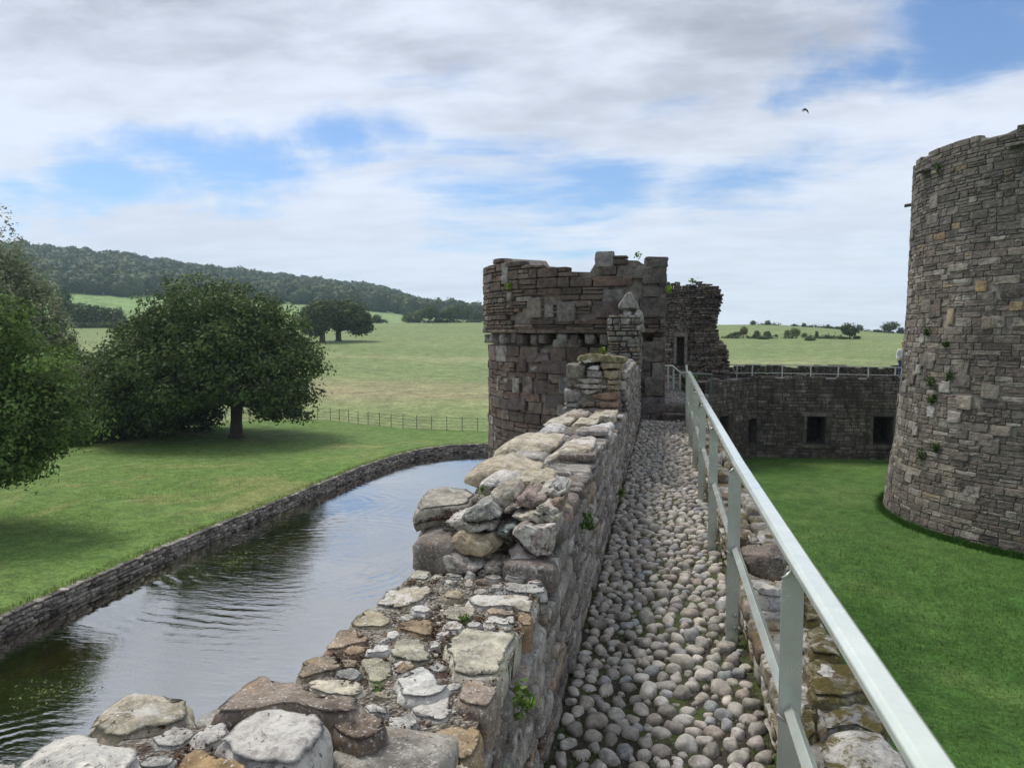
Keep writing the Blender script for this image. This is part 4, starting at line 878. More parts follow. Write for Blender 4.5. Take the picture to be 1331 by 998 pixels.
for px, py, w, h, c in [(1236, 412, .26, .5, (.40, .33, .22)), (1220, 400, .3, .55, (.19, .15, .12)), (1210, 535, .34, .34, (.55, .52, .48)), (1228, 503, .42, .34, (.38, .36, .33)), (1287, 509, .5, .42, (.36, .32, .27)), (1253, 523, .5, .4, (.37, .32, .27)), (1240, 542, .48, .34, (.40, .36, .32)), (1276, 372, .36, .3, (.36, .26, .15)), (1322, 398, .34, .26, (.36, .27, .16)), (1215, 262, .45, .42, (.26, .24, .21)), (1300, 560, .5, .3, (.34, .29, .24)), (1195, 480, .3, .3, (.42, .40, .37)), (1200, 440, .25, .3, (.40, .38, .34)), (1283, 420, .3, .36, (.30, .25, .2)), (1246, 348, .8, .2, (.33, .30, .26)), (1190, 560, .3, .3, (.34, .31, .28)), (1260, 640, .42, .3, (.31, .28, .25)), (1180, 620, .4, .3, (.31, .28, .25))]:
    a, z = gang(px, py, grad(1.7+(432-py)*.027)); sp.append((a, z, w, h, c))
rg_ = random.Random(404)
for _ in range(46):
    sp.append((rg_.uniform(R(-200), R(-62)), rg_.uniform(-4.2, 6.2), rg_.uniform(.34, .66), rg_.uniform(.24, .42), pick([(.24, .21, .18, 3), (.19, .165, .145, 3), (.30, .27, .235, 1.5), (.15, .125, .11, 2)], rg_)))
TOPN = lambda a: 7.38+.05*math.sin(a*23)+.05*math.sin(a*57+1)
A0, A1 = R(-215), R(-55)
gp = drum_pieces(gc, grad, A0, A1, -4.55, 4.4, (.13, .28), (.18, .66), GPAL, rng, specials=[(a if a < 0 else a-2*math.pi, z, w, h, c) for a, z, w, h, c in sp], split=.27, jit=.28, joint=.010, depth=.262)
gp += drum_pieces(gc, grad, A0, A1, 4.4, 7.5, (.12, .26), (.22, .66), GTOPP, rng, top=TOPN, split=.4)
GCORE = plain('tower_mortar', (.27, .245, .215), .95, n=.5, sc=6, bump=.6)
drum_core(gc, grad, 0, 2*math.pi, -4.7, 7.4, GCORE, GT, .022, TOPN, nz=24)
emit(GT, gp, BLKR, 'stone', GM, 300, 'stonework')
m = MB()
for px, py, L, wd in [(1181, 257, .42, .35), (1205, 222, .5, .6), (1326, 188, .45, .5)]:
    a, z = gang(px if px > 1190 else 1196, py, 5.44); 
    if px < 1190: a = math.atan2(28.8-gc[1], 8.42-gc[0])
    nv_ = np.array([math.cos(a), math.sin(a), 0]); ex = np.array([-math.sin(a), math.cos(a), 0]); mm = MB()
    mm.prism([(-wd/2, 0), (wd/2, 0), (wd/2, .07), (-wd/2, .09)], np.array([gc[0], gc[1], z])+nv_*(5.44-.2), ex, (0, 0, 1), nv_-np.array([0, 0, .12]), .2+L*.6)
    o = mm.build('drip_slab', GM[0], GT); bevel(o, .015, 1); o.color = (.20, .19, .175, 1)
def ring_grass():
    rs = np.random.RandomState(4); V = []; T = []
    for _ in range(9000):
        a = rs.uniform(R(-215), R(-70)); r = 6.04+abs(rs.normal(0, .14)); b = np.array([gc[0]+r*math.cos(a), gc[1]+r*math.sin(a), -4.52]); h = rs.uniform(.08, .22); t = b+np.array([rs.randn()*.05, rs.randn()*.05, h]); e = np.array([-math.sin(a), math.cos(a), 0])*.012
        V += [b-e, b+e, t+e*.3, t-e*.3]; f = rs.uniform(.6, 1.2); T += [(f, f, f)]*4
    n = len(V)//4; tag(link('long_grass', mesh(np.array(V), np.arange(4*n).reshape(n, 4), False, np.array(T)), leaf_mat('long_grass_blade', (.05, .13, .02), .3)), 'unmown dark grass around the foot of the round tower', 'grass', kind='stuff')
ring_grass()
# ---- the flanking tower at the end of the walk
FT = thing('flanking_tower', (-.85, 17.75, -7), 'dark brown ruined D shaped tower at the end of the cobbled walk', 'tower')
fc = (-.85, 17.75); RL_, RU_ = 3.21, 3.315
def frad(z): return RU_ if z > 1.68 else RL_
prof_px = [(629, 345), (640, 338), (646, 331), (663, 331), (665, 338), (697, 339), (700, 347), (769, 348), (770.5, 328), (803, 327.5), (806, 332), (838, 333), (840, 340), (868, 341)]
pa = []
for px, py in prof_px:
    p = oncyl(px, py, fc, RU_); pa.append((math.atan2(p[1]-fc[1], p[0]-fc[0]), p[2]))
pa = [(a if a < 0 else a-2*math.pi, z) for a, z in pa]; pa.sort()
PA = [p[0] for p in pa]; PZ = [p[1] for p in pa]
def ftop(a): return float(np.interp(a, PA, PZ))
FPAL = [(.128, .098, .082, 5), (.155, .122, .10, 4), (.10, .076, .066, 4), (.19, .16, .138, 2), (.15, .10, .08, 2), (.26, .24, .22, .5)]
FM = pair('dark_brown_stone', stain=.35, sc=1.1, lichen=.12, lcol=(.42, .41, .38), dark=.55, speck=.5, ochre=.06, bump=1.0, dist=.03, var=.5)
def fang(px, py, r=3.26):
    p = oncyl(px, py, fc, r); a = math.atan2(p[1]-fc[1], p[0]-fc[0]); return (a if a < 0 else a-2*math.pi), p[2]
PX = 14.6/980
def fsp(L): return [(*fang(x, y), w*PX, h*PX, c) for x, y, w, h, c in L]
GRY = (.25, .24, .225); sp_up = fsp([(660, 352, 16, 22, GRY), (697, 400, 25, 28, (.20, .175, .145)), (738, 405, 27, 26, (.20, .19, .175)), (716, 404, 14, 17, (.22, .21, .195)), (786, 337, 24, 20, (.27, .265, .255)), (853, 341, 28, 13, (.125, .115, .11)), (824, 354, 44, 15, (.17, .155, .14)), (798, 384, 27, 15, (.21, .205, .195)), (790, 402, 32, 22, (.12, .095, .09)), (660, 364, 15, 11, GRY), (850, 362, 30, 14, (.12, .105, .1)), (848, 400, 34, 24, (.135, .11, .105)), (845, 381, 20, 10, (.15, .13, .12)), (666, 385, 12, 12, (.2, .18, .15))])
sp_lo = fsp([(645, 500, 7, 17, (.27, .25, .235)), (655, 500, 11, 17, (.25, .235, .225)), (669, 501, 15, 21, (.26, .24, .22)), (684, 501, 17, 25, (.2, .165, .15)), (705, 503, 25, 18, (.10, .075, .072)), (734, 501, 20, 23, (.22, .225, .235)), (692, 480, 12, 9, (.27, .26, .255)), (721, 522, 35, 19, (.11, .092, .09)), (648, 522, 22, 18, (.10, .085, .082)), (670, 524, 38, 18, (.105, .085, .083)), (720, 477, 40, 18, (.115, .088, .085)), (700, 464, 30, 12, (.15, .125, .115)), (735, 446, 40, 10, (.2, .185, .17)), (640, 563, 14, 24, (.29, .285, .28)), (656, 477, 16, 13, (.13, .10, .08)), (676, 474, 20, 20, (.11, .07, .065)),
 (848, 457, 30, 26, (.20, .175, .16)), (855, 484, 15, 24, (.20, .18, .165)), (838, 476, 14, 12, (.12, .10, .095)), (838, 490, 14, 13, (.13, .11, .1)), (850, 502, 24, 24, (.185, .165, .15)), (848, 527, 33, 22, (.17, .155, .15)), (838, 545, 14, 12, (.22, .2, .185)), (855, 545, 16, 13, (.22, .2, .185))])
rng = random.Random(91); AF = R(-74.6)
def hole(a, v, w, h):
    for hx, hy in ((675, 414), (712, 392)):
        q = fang(hx, hy, RU_)
        if abs(a-q[0])*3.3 < .10+w*.3 and abs(v-q[1]) < .12: return True
    return False
fp = drum_pieces(fc, frad, R(-262), AF, 1.70, 3.4, (.10, .22), (.18, .62), FPAL, rng, top=ftop, specials=sp_up, skip=hole, split=.48, jit=.25, proud=.02, spx=.012)
fp += drum_pieces(fc, frad, R(-262), AF, -7.2, 1.40, (.16, .30), (.26, .62), FPAL, rng, specials=sp_lo, split=.36, jit=.25, proud=.012, joint=.012, spx=.010)
# flat flank beside the passage
for (u, v, w, h) in courses(14.62, 20.3, -.2, 2.95, (.2, .36), (.3, .6), rng, .2, .016): fp.append((rng.randrange(14), mat4((.02-.12, u, v), (0, 1, 0), (0, 0, 1), (1, 0, 0), (w, .24, h)), pick(FPAL, rng)))
# lintel over the passage corner
for px, py, w, h, c in ((640, 0, 0, 0, 0),): pass
FCORE = plain('dark_mortar', (.19, .165, .145), .95, n=.5, sc=9, bump=.7)
drum_core(fc, lambda z: 3.24 if z > 1.69 else 3.16 if z < 1.42 else 2.95, R(-262), AF, -7.4, 3.0, FCORE, FT, 0.0, ftop, 60, nz=60)
m = MB(); m.box(-1.1, -.08, 14.74, 20.4, -7.4, 1.38); m.box(-1.1, -.07, 14.76, 20.4, 1.66, 2.86); m.box(-1.1, -.1, 15.0, 20.4, 1.37, 1.67); m.build('inner_core', FCORE, FT)
emit(FT, fp, BLKF, 'stone', FM, 300, 'stonework')
rng = random.Random(14)
for px, c in ((634, (.3, .29, .27)), (643, (.26, .25, .235)), (656, (.33, .32, .30)), (672, (.15, .12, .11)), (680, (.12, .10, .095)), (697, (.14, .115, .105)), (708, (.12, .1, .09)), (733, (.27, .265, .25)), (748, (.11, .09, .085)), (768, (.22, .21, .19)), (786, (.2, .18, .165))):
    a, z = fang(px, 433, 3.2); nv_ = np.array([math.cos(a), math.sin(a), 0]); ex = np.array([-math.sin(a), math.cos(a), 0])
    w = .21 if px in (733, 768) else .17; o = np.array([fc[0]+3.1*nv_[0], fc[1]+3.1*nv_[1], 1.545+rng.uniform(-.02, .02)])
    M = mat4(o, ex, (0, 0, 1), nv_, (w, .42, .2)); v, f = block(px, 4, .14, .14)
    ob = link('corbel', mesh(v@M[:3, :3].T+M[:3, 3], f, True), FM[0], FT); ob.color = (*c, 1)
# string course under the overhang
for (u, v, w, h) in courses(R(-262)*3.28, AF*3.28, 1.655, 1.735, (.08, .09), (.3, .7), rng, 0, .012):
    a = u/3.28; nv_ = np.array([math.cos(a), math.sin(a), 0]); ex = np.array([-math.sin(a), math.cos(a), 0]); M = mat4((fc[0]+3.2*nv_[0], fc[1]+3.2*nv_[1], v), ex, (0, 0, 1), nv_, (w, .30, h)); v_, f = BLK3S.raw[rng.randrange(14)]
    ob = link('string_stone', mesh(v_@M[:3, :3].T+M[:3, 3], f, True), FM[0], FT); ob.color = (*pick(FPAL, rng), 1)
# ---- steps and upper path beside the tower
st = thing('steps', (.22, 14.6, 0), 'two worn dark stone steps where the cobbled walk passes the tower', 'steps')
for y, z, h in ((14.42, .07, .15), (14.72, .215, .145)):
    v, f = block(int(y*10), 6, .05, .05); M = mat4((.22, y+.2, z), (1, 0, 0), (0, 0, 1), (0, -1, 0), (.50, .42, h)); o = link('step', mesh(v@M[:3, :3].T+M[:3, 3], f, True), FM[0], st); o.color = (.17, .15, .13, 1)
m = MB(); V = []; ys = np.linspace(14.95, 19.6, 40)
for y in ys:
    z = .285+.03*(y-14.95)
    for x in (-.05, .2, .5, .52): V.append((x, y, z+.01*mnoise.noise(Vector((x*3, y*3, 0)))))
m.add(V, [(i*4+j, i*4+j+1, i*4+5+j, i*4+4+j) for i in range(39) for j in range(3)])
up = m.build('upper_path', plain('gravel', (.20, .185, .165), .95, n=.7, sc=60, bump=1), None, True, 'structure')
pcs = []
for k in range(520):
    y = rng.uniform(15, 19); x = rng.uniform(.02, .46); r = rng.uniform(.022, .042); z = .285+.03*(y-14.95); a = rng.uniform(0, 6.28)
    pcs.append((rng.randrange(12), mat4((x, y, z), (math.cos(a), math.sin(a), 0), (-math.sin(a), math.cos(a), 0), (0, 0, 1), (2*r, r*1.6, 2.4*r)), pick([(.30, .285, .26, 5), (.36, .335, .30, 4), (.24, .235, .225, 3)], rng)))
emit(up, pcs, CBL, 'cobblestone', CM, 0, 'cobbles')
rwl = thing('dry_wall', (.62, 16.5, .2), 'short broken rubble wall edging the path above the stone steps', 'low wall'); pcs = []
for (u, v, w, h) in courses(14.9, 19.5, -.1, .62, (.1, .2), (.16, .4), rng, .1, .02):
    if v > .35+.3*math.sin(u*1.1)+.12*(u-15)/3: continue
    pcs.append((rng.randrange(14), mat4((.60+rng.uniform(-.05, .05), u, v+.05), (.1, 1, rng.uniform(-.1, .1)), (0, 0, 1), (-1, 0, 0), (w, .3, h)), pick(KP, rng)))
for (u, v, w, h) in courses(.48, .85, -.1, .5, (.1, .18), (.14, .26), rng, 0, .02): pcs.append((rng.randrange(14), mat4((u, 14.85, v), (1, 0, 0), (0, 0, 1), (0, -1, 0), (w, .4, h)), pick(KP, rng)))
m = MB(); m.box(.5, .8, 14.9, 19.4, -.1, .4); m.build('core', RUBBLE, rwl)
emit(rwl, pcs, BLK3S, 'stone', KM, 40, 'rubble_facing')
# railings round the head of the steps
ur = thing('railing', (.4, 17.5, .4), 'short grey green railing at the head of the steps by the tower', 'railing', None)
def bar(m, a, b, r=.018): m.sweep([(-r, -r), (r, -r), (r, r), (-r, r)], a, b, (1, 0, 0) if abs(b[0]-a[0]) < abs(b[1]-a[1]) or abs(b[2]-a[2]) > .3 else (0, 1, 0))
P0 = [ony(862, 474, 16), ony(880, 481, 16.6), ony(889, 481, 17)]
m = MB(); bar(m, ony(861, 475, 16.4), ony(873, 475, 16.6)); bar(m, ony(873, 475, 16.6), ony(884, 484, 17.2)); bar(m, ony(884, 484, 17.2), ony(892, 484, 17.6)); m.build('handrail', PAINT, ur)
m = MB(); bar(m, ony(861, 488, 16.4), ony(868, 488, 16.6)); bar(m, ony(868, 488, 16.6), ony(876, 494, 17.0)); m.build('mid_rail', PAINT, ur)
for px, y, y0, y1 in ((868.5, 16.5, 475, 505), (875.5, 16.8, 478, 506), (884, 17.2, 484, 512), (891, 17.6, 484, 508)):
    m = MB(); bar(m, ony(px, y1, y), ony(px, y0, y)); m.build('post', PAINT, ur)
# ------------------------------------------------------------------ far range: curtain wall across the courtyard
FW = thing('far_curtain_wall', (7, 39, -4.5), 'dark stone curtain wall with square openings across the courtyard', 'castle wall')
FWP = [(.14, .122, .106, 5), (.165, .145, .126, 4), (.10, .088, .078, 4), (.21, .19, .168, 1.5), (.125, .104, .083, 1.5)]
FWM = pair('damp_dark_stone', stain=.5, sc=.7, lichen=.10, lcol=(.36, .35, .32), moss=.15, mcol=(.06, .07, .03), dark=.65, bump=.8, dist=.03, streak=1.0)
YF = 38.9; opens = []
for x0, x1, y0, y1 in ((1048.5, 1073, 542, 577), (1134.5, 1161, 542, 578)):
    a = ony(x0, y1, YF); b = ony(x1, y0, YF); opens.append((a[0], b[0], a[2], b[2]))
rng = random.Random(62); pcs = []; XC = 4.55
# canted return to the left, with two more openings
CA = np.array([XC, YF]); CB = np.array([2.0, 35.2]); cl = np.linalg.norm(CB-CA); ct = (CA-CB)/cl; cn = np.array([ct[1], -ct[0]])
def oncant(px, py):
    d = ray(px, py); A_ = np.array([[d[0], -(CB-CA)[0]], [d[1], -(CB-CA)[1]]]); t, s = np.linalg.solve(A_, CA); return (1-s)*cl, (CAM+d*t)[2]
copen = []
for x0, x1, y0, y1 in ((973, 987, 543, 578), (935.5, 948, 540, 577)):
    u0, z0 = oncant(x0, y1); u1, z1 = oncant(x1, y0); copen.append((u0, u1, z0, z1))
wtop = lambda x: -.55+.05*math.sin(x*3.1)+.05*math.sin(x*7.7+1)
def near_open(L, u, v, w, h): return any(u+w/2 > a-.0 and u-w/2 < b and v+h/2 > z0 and v-h/2 < z1 for a, b, z0, z1 in L)
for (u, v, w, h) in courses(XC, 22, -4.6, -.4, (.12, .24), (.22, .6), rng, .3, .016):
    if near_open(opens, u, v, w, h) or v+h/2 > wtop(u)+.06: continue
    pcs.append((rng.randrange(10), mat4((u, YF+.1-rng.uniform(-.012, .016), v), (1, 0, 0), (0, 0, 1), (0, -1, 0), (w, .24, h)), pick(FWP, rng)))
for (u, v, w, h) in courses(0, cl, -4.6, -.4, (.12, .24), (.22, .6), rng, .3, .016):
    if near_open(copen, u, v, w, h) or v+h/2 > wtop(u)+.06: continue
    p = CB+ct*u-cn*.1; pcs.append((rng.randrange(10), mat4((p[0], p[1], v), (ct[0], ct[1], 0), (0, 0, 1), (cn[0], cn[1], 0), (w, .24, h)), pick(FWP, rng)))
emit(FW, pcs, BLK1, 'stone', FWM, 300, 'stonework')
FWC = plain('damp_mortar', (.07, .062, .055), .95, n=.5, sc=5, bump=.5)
def holed(m, L, o, e, n, umin, umax, zmin, zmax, depth):
    """wall slab with rectangular recesses"""
    us = sorted({umin, umax, *[q[i] for q in L for i in (0, 1)]})
    def P(u, z, d): p = o+e*u-n*d; return (p[0], p[1], z)
    for a, b in zip(us, us[1:]):
        op = [q for q in L if q[0] <= (a+b)/2 <= q[1]]
        segs = [(zmin, zmax)] if not op else [(zmin, op[0][2]), (op[0][3], zmax)]
        for z0, z1 in segs: m.add([P(a, z0, .02), P(b, z0, .02), P(b, z1, .02), P(a, z1, .02)], [(0, 1, 2, 3)])
        if op:
            z0, z1 = op[0][2], op[0][3]
            m.add([P(a, z0, .02), P(b, z0, .02), P(b, z1, .02), P(a, z1, .02), P(a+.05, z0+.1, depth), P(b-.05, z0+.1, depth), P(b-.05, z1, depth), P(a+.05, z1, depth)], [(0, 1, 5, 4), (1, 2, 6, 5), (2, 3, 7, 6), (3, 0, 4, 7), (4, 5, 6, 7)])
    m.add([P(umin, zmax, .02), P(umax, zmax, .02), P(umax, zmax, 1.8), P(umin, zmax, 1.8)], [(0, 1, 2, 3)])
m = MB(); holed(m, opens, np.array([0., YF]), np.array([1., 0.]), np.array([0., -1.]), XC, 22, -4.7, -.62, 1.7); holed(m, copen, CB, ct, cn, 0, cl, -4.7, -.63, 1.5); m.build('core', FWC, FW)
m = MB(); m.box(.9, 22, YF+1.9, YF+2.7, -8, -.64); m.build('outer_body', FWC, FW)
for a, b, z0, z1 in opens:
    for k, (x0, x1, q0, q1) in enumerate(((a-.3, b+.3, z1+.02, z1+.2), (a-.35, b+.35, z0-.2, z0-.02), (a-.22, a-.01, z0, z0+(z1-z0)*.5), (a-.16, a-.01, z0+(z1-z0)*.52, z1), (b+.01, b+.2, z0, z0+(z1-z0)*.45), (b+.01, b+.28, z0+(z1-z0)*.47, z1))):
        v, f = block(k+int(a*9), 3, .05, .08); M = mat4(((x0+x1)/2, YF+.10, (q0+q1)/2), (1, 0, 0), (0, 0, 1), (0, -1, 0), (x1-x0, .30, q1-q0))
        o = link('window_stone', mesh(v@M[:3, :3].T+M[:3, 3], f, False), FWM[0], FW); o.color = (*pick([(.17, .155, .13, 1), (.13, .12, .1, 1)], rng), 1)
# outer parapet of the far wall, ragged
FP = thing('far_parapet', (7, 40.6, -.6), 'ragged dark rubble parapet behind the thin railing on the far wall', 'parapet'); pcs = []
ptop = lambda x: -.05+.06*math.sin(x*1.7)+.05*math.sin(x*4.3+2)+.03*math.sin(x*11)
for (u, v, w, h) in courses(1.0, 20, -.75, .25, (.07, .15), (.14, .4), rng, .2, .014):
    if v+h/2 > ptop(u)+.03: continue
    pcs.append((rng.randrange(10), mat4((u, 40.8, v), (1, 0, 0), (0, 0, 1), (0, -1, 0), (w, .5, h)), pick([(.13, .105, .095, 4), (.10, .08, .075, 3), (.18, .16, .14, 1)], rng)))
emit(FP, pcs, BLK1, 'stone', FWM, 110, 'stonework')
fr = thing('railing', (6, 38.75, -.7), 'long thin grey railing along the top of the far curtain wall', 'railing')
GP = plain('grey_paint', (.52, .54, .52), .4, n=.15)
def frx(px, py): return ony(px, py, 38.95)
xs = [933, 958, 978, 1017, 1054, 1090, 1129, 1164]
m = MB()
for a, b in zip([905]+xs, xs+[1200]):
    ya = 474+max(0, a-1000)*.022; yb = 474+max(0, b-1000)*.022; bar(m, frx(a, ya), frx(b, yb), .022)
m.build('handrail', GP, fr)
m = MB()
for a, b in zip([905]+xs, xs+[1200]): bar(m, frx(a, 484.5+max(0, a-1000)*.02), frx(b, 484.5+max(0, b-1000)*.02), .016)
m.build('mid_rail', GP, fr)
for px in xs:
    m = MB(); t = frx(px, 474+max(0, px-1000)*.022); bar(m, (t[0], t[1], -.66), t, .025); m.build('post', GP, fr)
# ---- ruined tower stump beyond
RT = thing('ruined_tower', (1.4, 38, -4.5), 'broken stump of a tower with a narrow doorway beyond the flanking tower', 'tower'); pcs = []
RPAL = [(.13, .105, .095, 5), (.17, .145, .13, 3), (.10, .08, .075, 4), (.21, .185, .16, 1.5), (.16, .12, .09, 2)]
def rtop(x): return 4.0+.08*math.sin(x*5)+.06*math.sin(x*13)-.25*max(0, x-2.35)
def rright(z): return float(np.interp(z, [-1, .2, .9, 1.35, 1.9, 2.9, 3.3, 3.9], [3.2, 3.1, 3.0, 2.62, 2.5, 2.62, 2.75, 2.55]))
door = (ony(879, 493, 37.8)[0], ony(889, 493, 37.8)[0], .1, ony(884, 438, 37.8)[2])
for (u, v, w, h) in courses(-1.6, 3.3, -2.6, 4.1, (.07, .17), (.14, .44), rng, .3, .014):
    if v+h/2 > rtop(u)+.03 or u+w*.4 > rright(v)+.1*math.sin(v*17): continue
    if u+w/2 > door[0] and u-w/2 < door[1] and v-h/2 < door[3] and v > door[2]-.1: continue
    dep = .04*mnoise.noise(Vector((u*2, v*2, 3))) + (.12*math.sin(v*21)*.5+.1*rng.uniform(-1, 1) if u > 1.2 else 0)
    pcs.append((rng.randrange(14), mat4((u, 38.0-dep, v), (1, 0, rng.uniform(-.06, .06)), (0, 0, 1), (0, -1, 0), (w, .5, h)), pick(RPAL, rng, .25)))
for (u, v, w, h) in courses(38, 40.5, -.9, 3.9, (.08, .2), (.2, .5), rng, .2, .014):
    pcs.append((rng.randrange(14), mat4((rright(v)-.25+rng.uniform(-.08, .08), u+.1, v), (0, 1, 0), (0, 0, 1), (1, 0, 0), (w, .5, h)), pick(RPAL, rng, .25)))
emit(RT, pcs, BLK3, 'stone', pair('ruin_stone', sc=1.0, lichen=.15, moss=.5, mcol=(.10, .11, .04), dark=.5, bump=.9, dist=.03), 300, 'stonework')
m = MB()
for z0, z1 in ((-5, .2), (.2, 1.0), (1.0, 1.9), (1.9, 2.9), (2.9, 3.75)):
    xr = min(rright(z0), rright(z1))-.22
    if z0 < door[3] and z1 > door[2]-.05:
        m.box(-1.6, door[0], 38.02, 40.6, z0, z1); m.box(door[1], xr, 38.02, 40.6, z0, z1); m.box(door[0], door[1], 39.0, 40.6, z0, z1)
    else: m.box(-1.6, xr, 38.02, 40.6, z0, z1)
m.build('core', FCORE, RT)
v, f = block(5, 3, .04, .05); M = mat4(((door[0]+door[1])/2, 37.86, door[3]+.1), (1, 0, 0), (0, 0, 1), (0, -1, 0), (.7, .3, .18)); o = link('lintel', mesh(v@M[:3, :3].T+M[:3, 3], f), FM[0], RT); o.color = (.16, .14, .12, 1)
for x in (door[0]-.08, door[1]+.07):
    v, f = block(int(x*70), 3, .04, .05); M = mat4((x, 37.87, (door[2]+door[3])/2), (1, 0, 0), (0, 0, 1), (0, -1, 0), (.14, .3, door[3]-door[2])); o = link('door_jamb', mesh(v@M[:3, :3].T+M[:3, 3], f), FM[0], RT); o.color = (.19, .17, .15, 1)
# ------------------------------------------------------------------ vegetation
def leaves(clumps, size, rs, per, spread, flat=.75, colvar=.3, base=(1, 1, 1), up=.35):
    """clumps: list of (centre, outward normal, tone). Many small pointed leaf faces per clump."""
    n = len(clumps)*per; C = np.repeat(np.array([c[0] for c in clumps]), per, 0); Nn = np.repeat(np.array([c[1] for c in clumps]), per, 0); tone = np.repeat(np.array([c[2] for c in clumps]), per)
    O_ = rs.normal(0, 1, (n, 3)); P = C+O_*spread*np.array([1, 1, flat])
    d = Nn*.45+O_*.55+rs.normal(0, .45, (n, 3))+np.array([0, 0, up]); d /= np.linalg.norm(d, axis=1)[:, None]
    a = np.cross(d, rs.normal(0, 1, (n, 3))); a /= np.linalg.norm(a, axis=1)[:, None]+1e-9; b = np.cross(d, a)
    s = size*rs.uniform(.6, 1.35, n)[:, None]
    V = np.stack([P-a*s*.5, P+b*s*.28-d*s*.06, P+a*s*.5-d*s*.12, P-b*s*.28-d*s*.06], 1).reshape(-1, 3)
    t = tone*rs.uniform(1-colvar, 1+colvar, n); T = np.stack([t*base[0]*rs.uniform(.9, 1.15, n), t*base[1], t*base[2]*rs.uniform(.8, 1.1, n)], 1)
    return V, np.repeat(T, 4, 0)
def crown_clumps(blobs, n, rs, zmin=None, hollow=.55):
    vol = np.array([b[1][0]*b[1][1]*b[1][2] for b in blobs])**.67; pr = vol/vol.sum(); out = []
    while len(out) < n:
        i = rs.choice(len(blobs), p=pr); c, r = np.array(blobs[i][0]), np.array(blobs[i][1])
        d = rs.normal(0, 1, 3); d /= np.linalg.norm(d); k = hollow+(1-hollow)*rs.rand()**.5
        p = c+d*r*k*(1+.24*mnoise.noise(Vector(tuple(d*2.3+i*7)))+.10*rs.randn())
        if zmin is not None and p[2] < (zmin(p) if callable(zmin) else zmin): continue
        if mnoise.noise(Vector(tuple(p*(1.9/float(np.mean(r)))+3.3))) < -.27: continue
        # drop clumps deep inside another blob
        deep = any(np.linalg.norm((p-np.array(b[0]))/np.array(b[1])) < .45 for j, b in enumerate(blobs) if j != i)
        if deep and rs.rand() < .8: continue
        out.append((p, d, (.66+.6*rs.rand())*(1.3 if rs.rand() < .2 else 1)*(1+.45*mnoise.noise(Vector(tuple(p*(2.4/float(np.mean(r)))))))))
    return out
BARK = plain('bark', (.075, .06, .048), .95, n=.5, sc=9, bump=.8)
def tree_parts(parent, blobs, trunk, limbs, mat, nclump, per, size, spread, rs, zmin=None, base=(1, 1, 1), hollow=.55, flat=.75, up=.35):
    m = MB(); m.tube(trunk[0], trunk[1], 10)
    for pts, rad in limbs: m.tube(pts, rad, 7)
    m.build('trunk', BARK, parent, True)
    V, T = leaves(crown_clumps(blobs, nclump, rs, zmin, hollow), size, rs, per, spread, flat, .3, base, up)
    n = len(V)//4; return link('crown', mesh(V, np.arange(4*n).reshape(n, 4), False, T), mat, parent)
def limbs_to(p, targets, r, rs):
    out = []
    for t in targets:
        p = np.array(p); t = np.array(t); mid = p*.5+t*.5+rs.normal(0, .25, 3)*np.linalg.norm(t-p)*.18+np.array([0, 0, .08*np.linalg.norm(t-p)])
        pts = [p*(1-k)**2+2*mid*k*(1-k)+t*k*k for k in np.linspace(0, 1, 7)]; out.append((pts, [r*(1-.8*k) for k in np.linspace(0, 1, 7)]))
    return out
SYC = leaf_mat('sycamore_leaf', (.085, .128, .04), .3); LIGHTLEAF = leaf_mat('maple_leaf', (.11, .18, .048), .35); WILLOW = leaf_mat('willow_leaf', (.22, .25, .155), .35); HEDGE = leaf_mat('hedge_leaf', (.055, .08, .028), .25); OAK = leaf_mat('oak_leaf', (.075, .105, .035), .25)
dried_moss()
# the big sycamore on the lawn
rs = np.random.RandomState(1); b = np.array([-31.7, 51.5, -6.3])
tr = thing('sycamore_tree', tuple(b), 'broad dome shaped green tree standing alone on the lawn across the moat', 'tree')
cc_ = b+np.array([-1.8, 0, 0])
bl = [((cc_[0], cc_[1], -.3), (7.4, 7.0, 5.6)), ((cc_[0]-3.2, cc_[1]-1, -1.8), (4.9, 5.2, 4.0)), ((cc_[0]+4.2, cc_[1]-.6, -2.0), (5.0, 5.2, 4.0)), ((cc_[0]+.5, cc_[1], 2.0), (5.6, 5.4, 3.8)), ((cc_[0]-4.0, cc_[1]+1, .8), (4.4, 4.6, 3.2)), ((cc_[0]+4.8, cc_[1]+1, .6), (3.9, 4.2, 3.2)), ((cc_[0]-2, cc_[1]-4.5, -2.4), (4.6, 3.2, 3.0)), ((cc_[0]+6.8, cc_[1]-1, -3.6), (2.2, 2.6, 1.8)), ((cc_[0]-6.4, cc_[1]-.5, -3.0), (2.2, 2.4, 2.0)), ((cc_[0]-8.0, cc_[1]-.5, .2), (1.2, 1.2, .7))]
bl = [((cc_[0]+(c_[0]-cc_[0])*.94-.35, c_[1], c_[2]-(.5 if c_[2] > -.5 else 0)), (r_[0]*.94, r_[1], r_[2]*.97)) for c_, r_ in bl]
tp = b+np.array([.1, 0, 2.4])
tree_parts(tr, bl, ([b+np.array([0, 0, -.2]), b+np.array([0, 0, .3]), b+np.array([.03, 0, 1.3]), tp], [.72, .5, .42, .46]), limbs_to(tp, [(cc_[0]+dx, cc_[1]+dy, z) for dx, dy, z in ((-5, 0, -1), (5, 0, -1), (-2, 2, 3), (2, -1, 3.4), (0, 0, 4.2), (-3, -4, -1.5), (4, 3, 0), (1, -4, -1))], .28, rs), SYC, 1900, 40, .30, .40, rs, lambda p: -3.7 if abs(p[0]-b[0]) < 2.2 and p[1] < b[1]+3 else -4.6 if p[0] > b[0]+2 else -5.5 if p[0] < b[0]-3 and p[1] < b[1] else -4.3, hollow=.5)
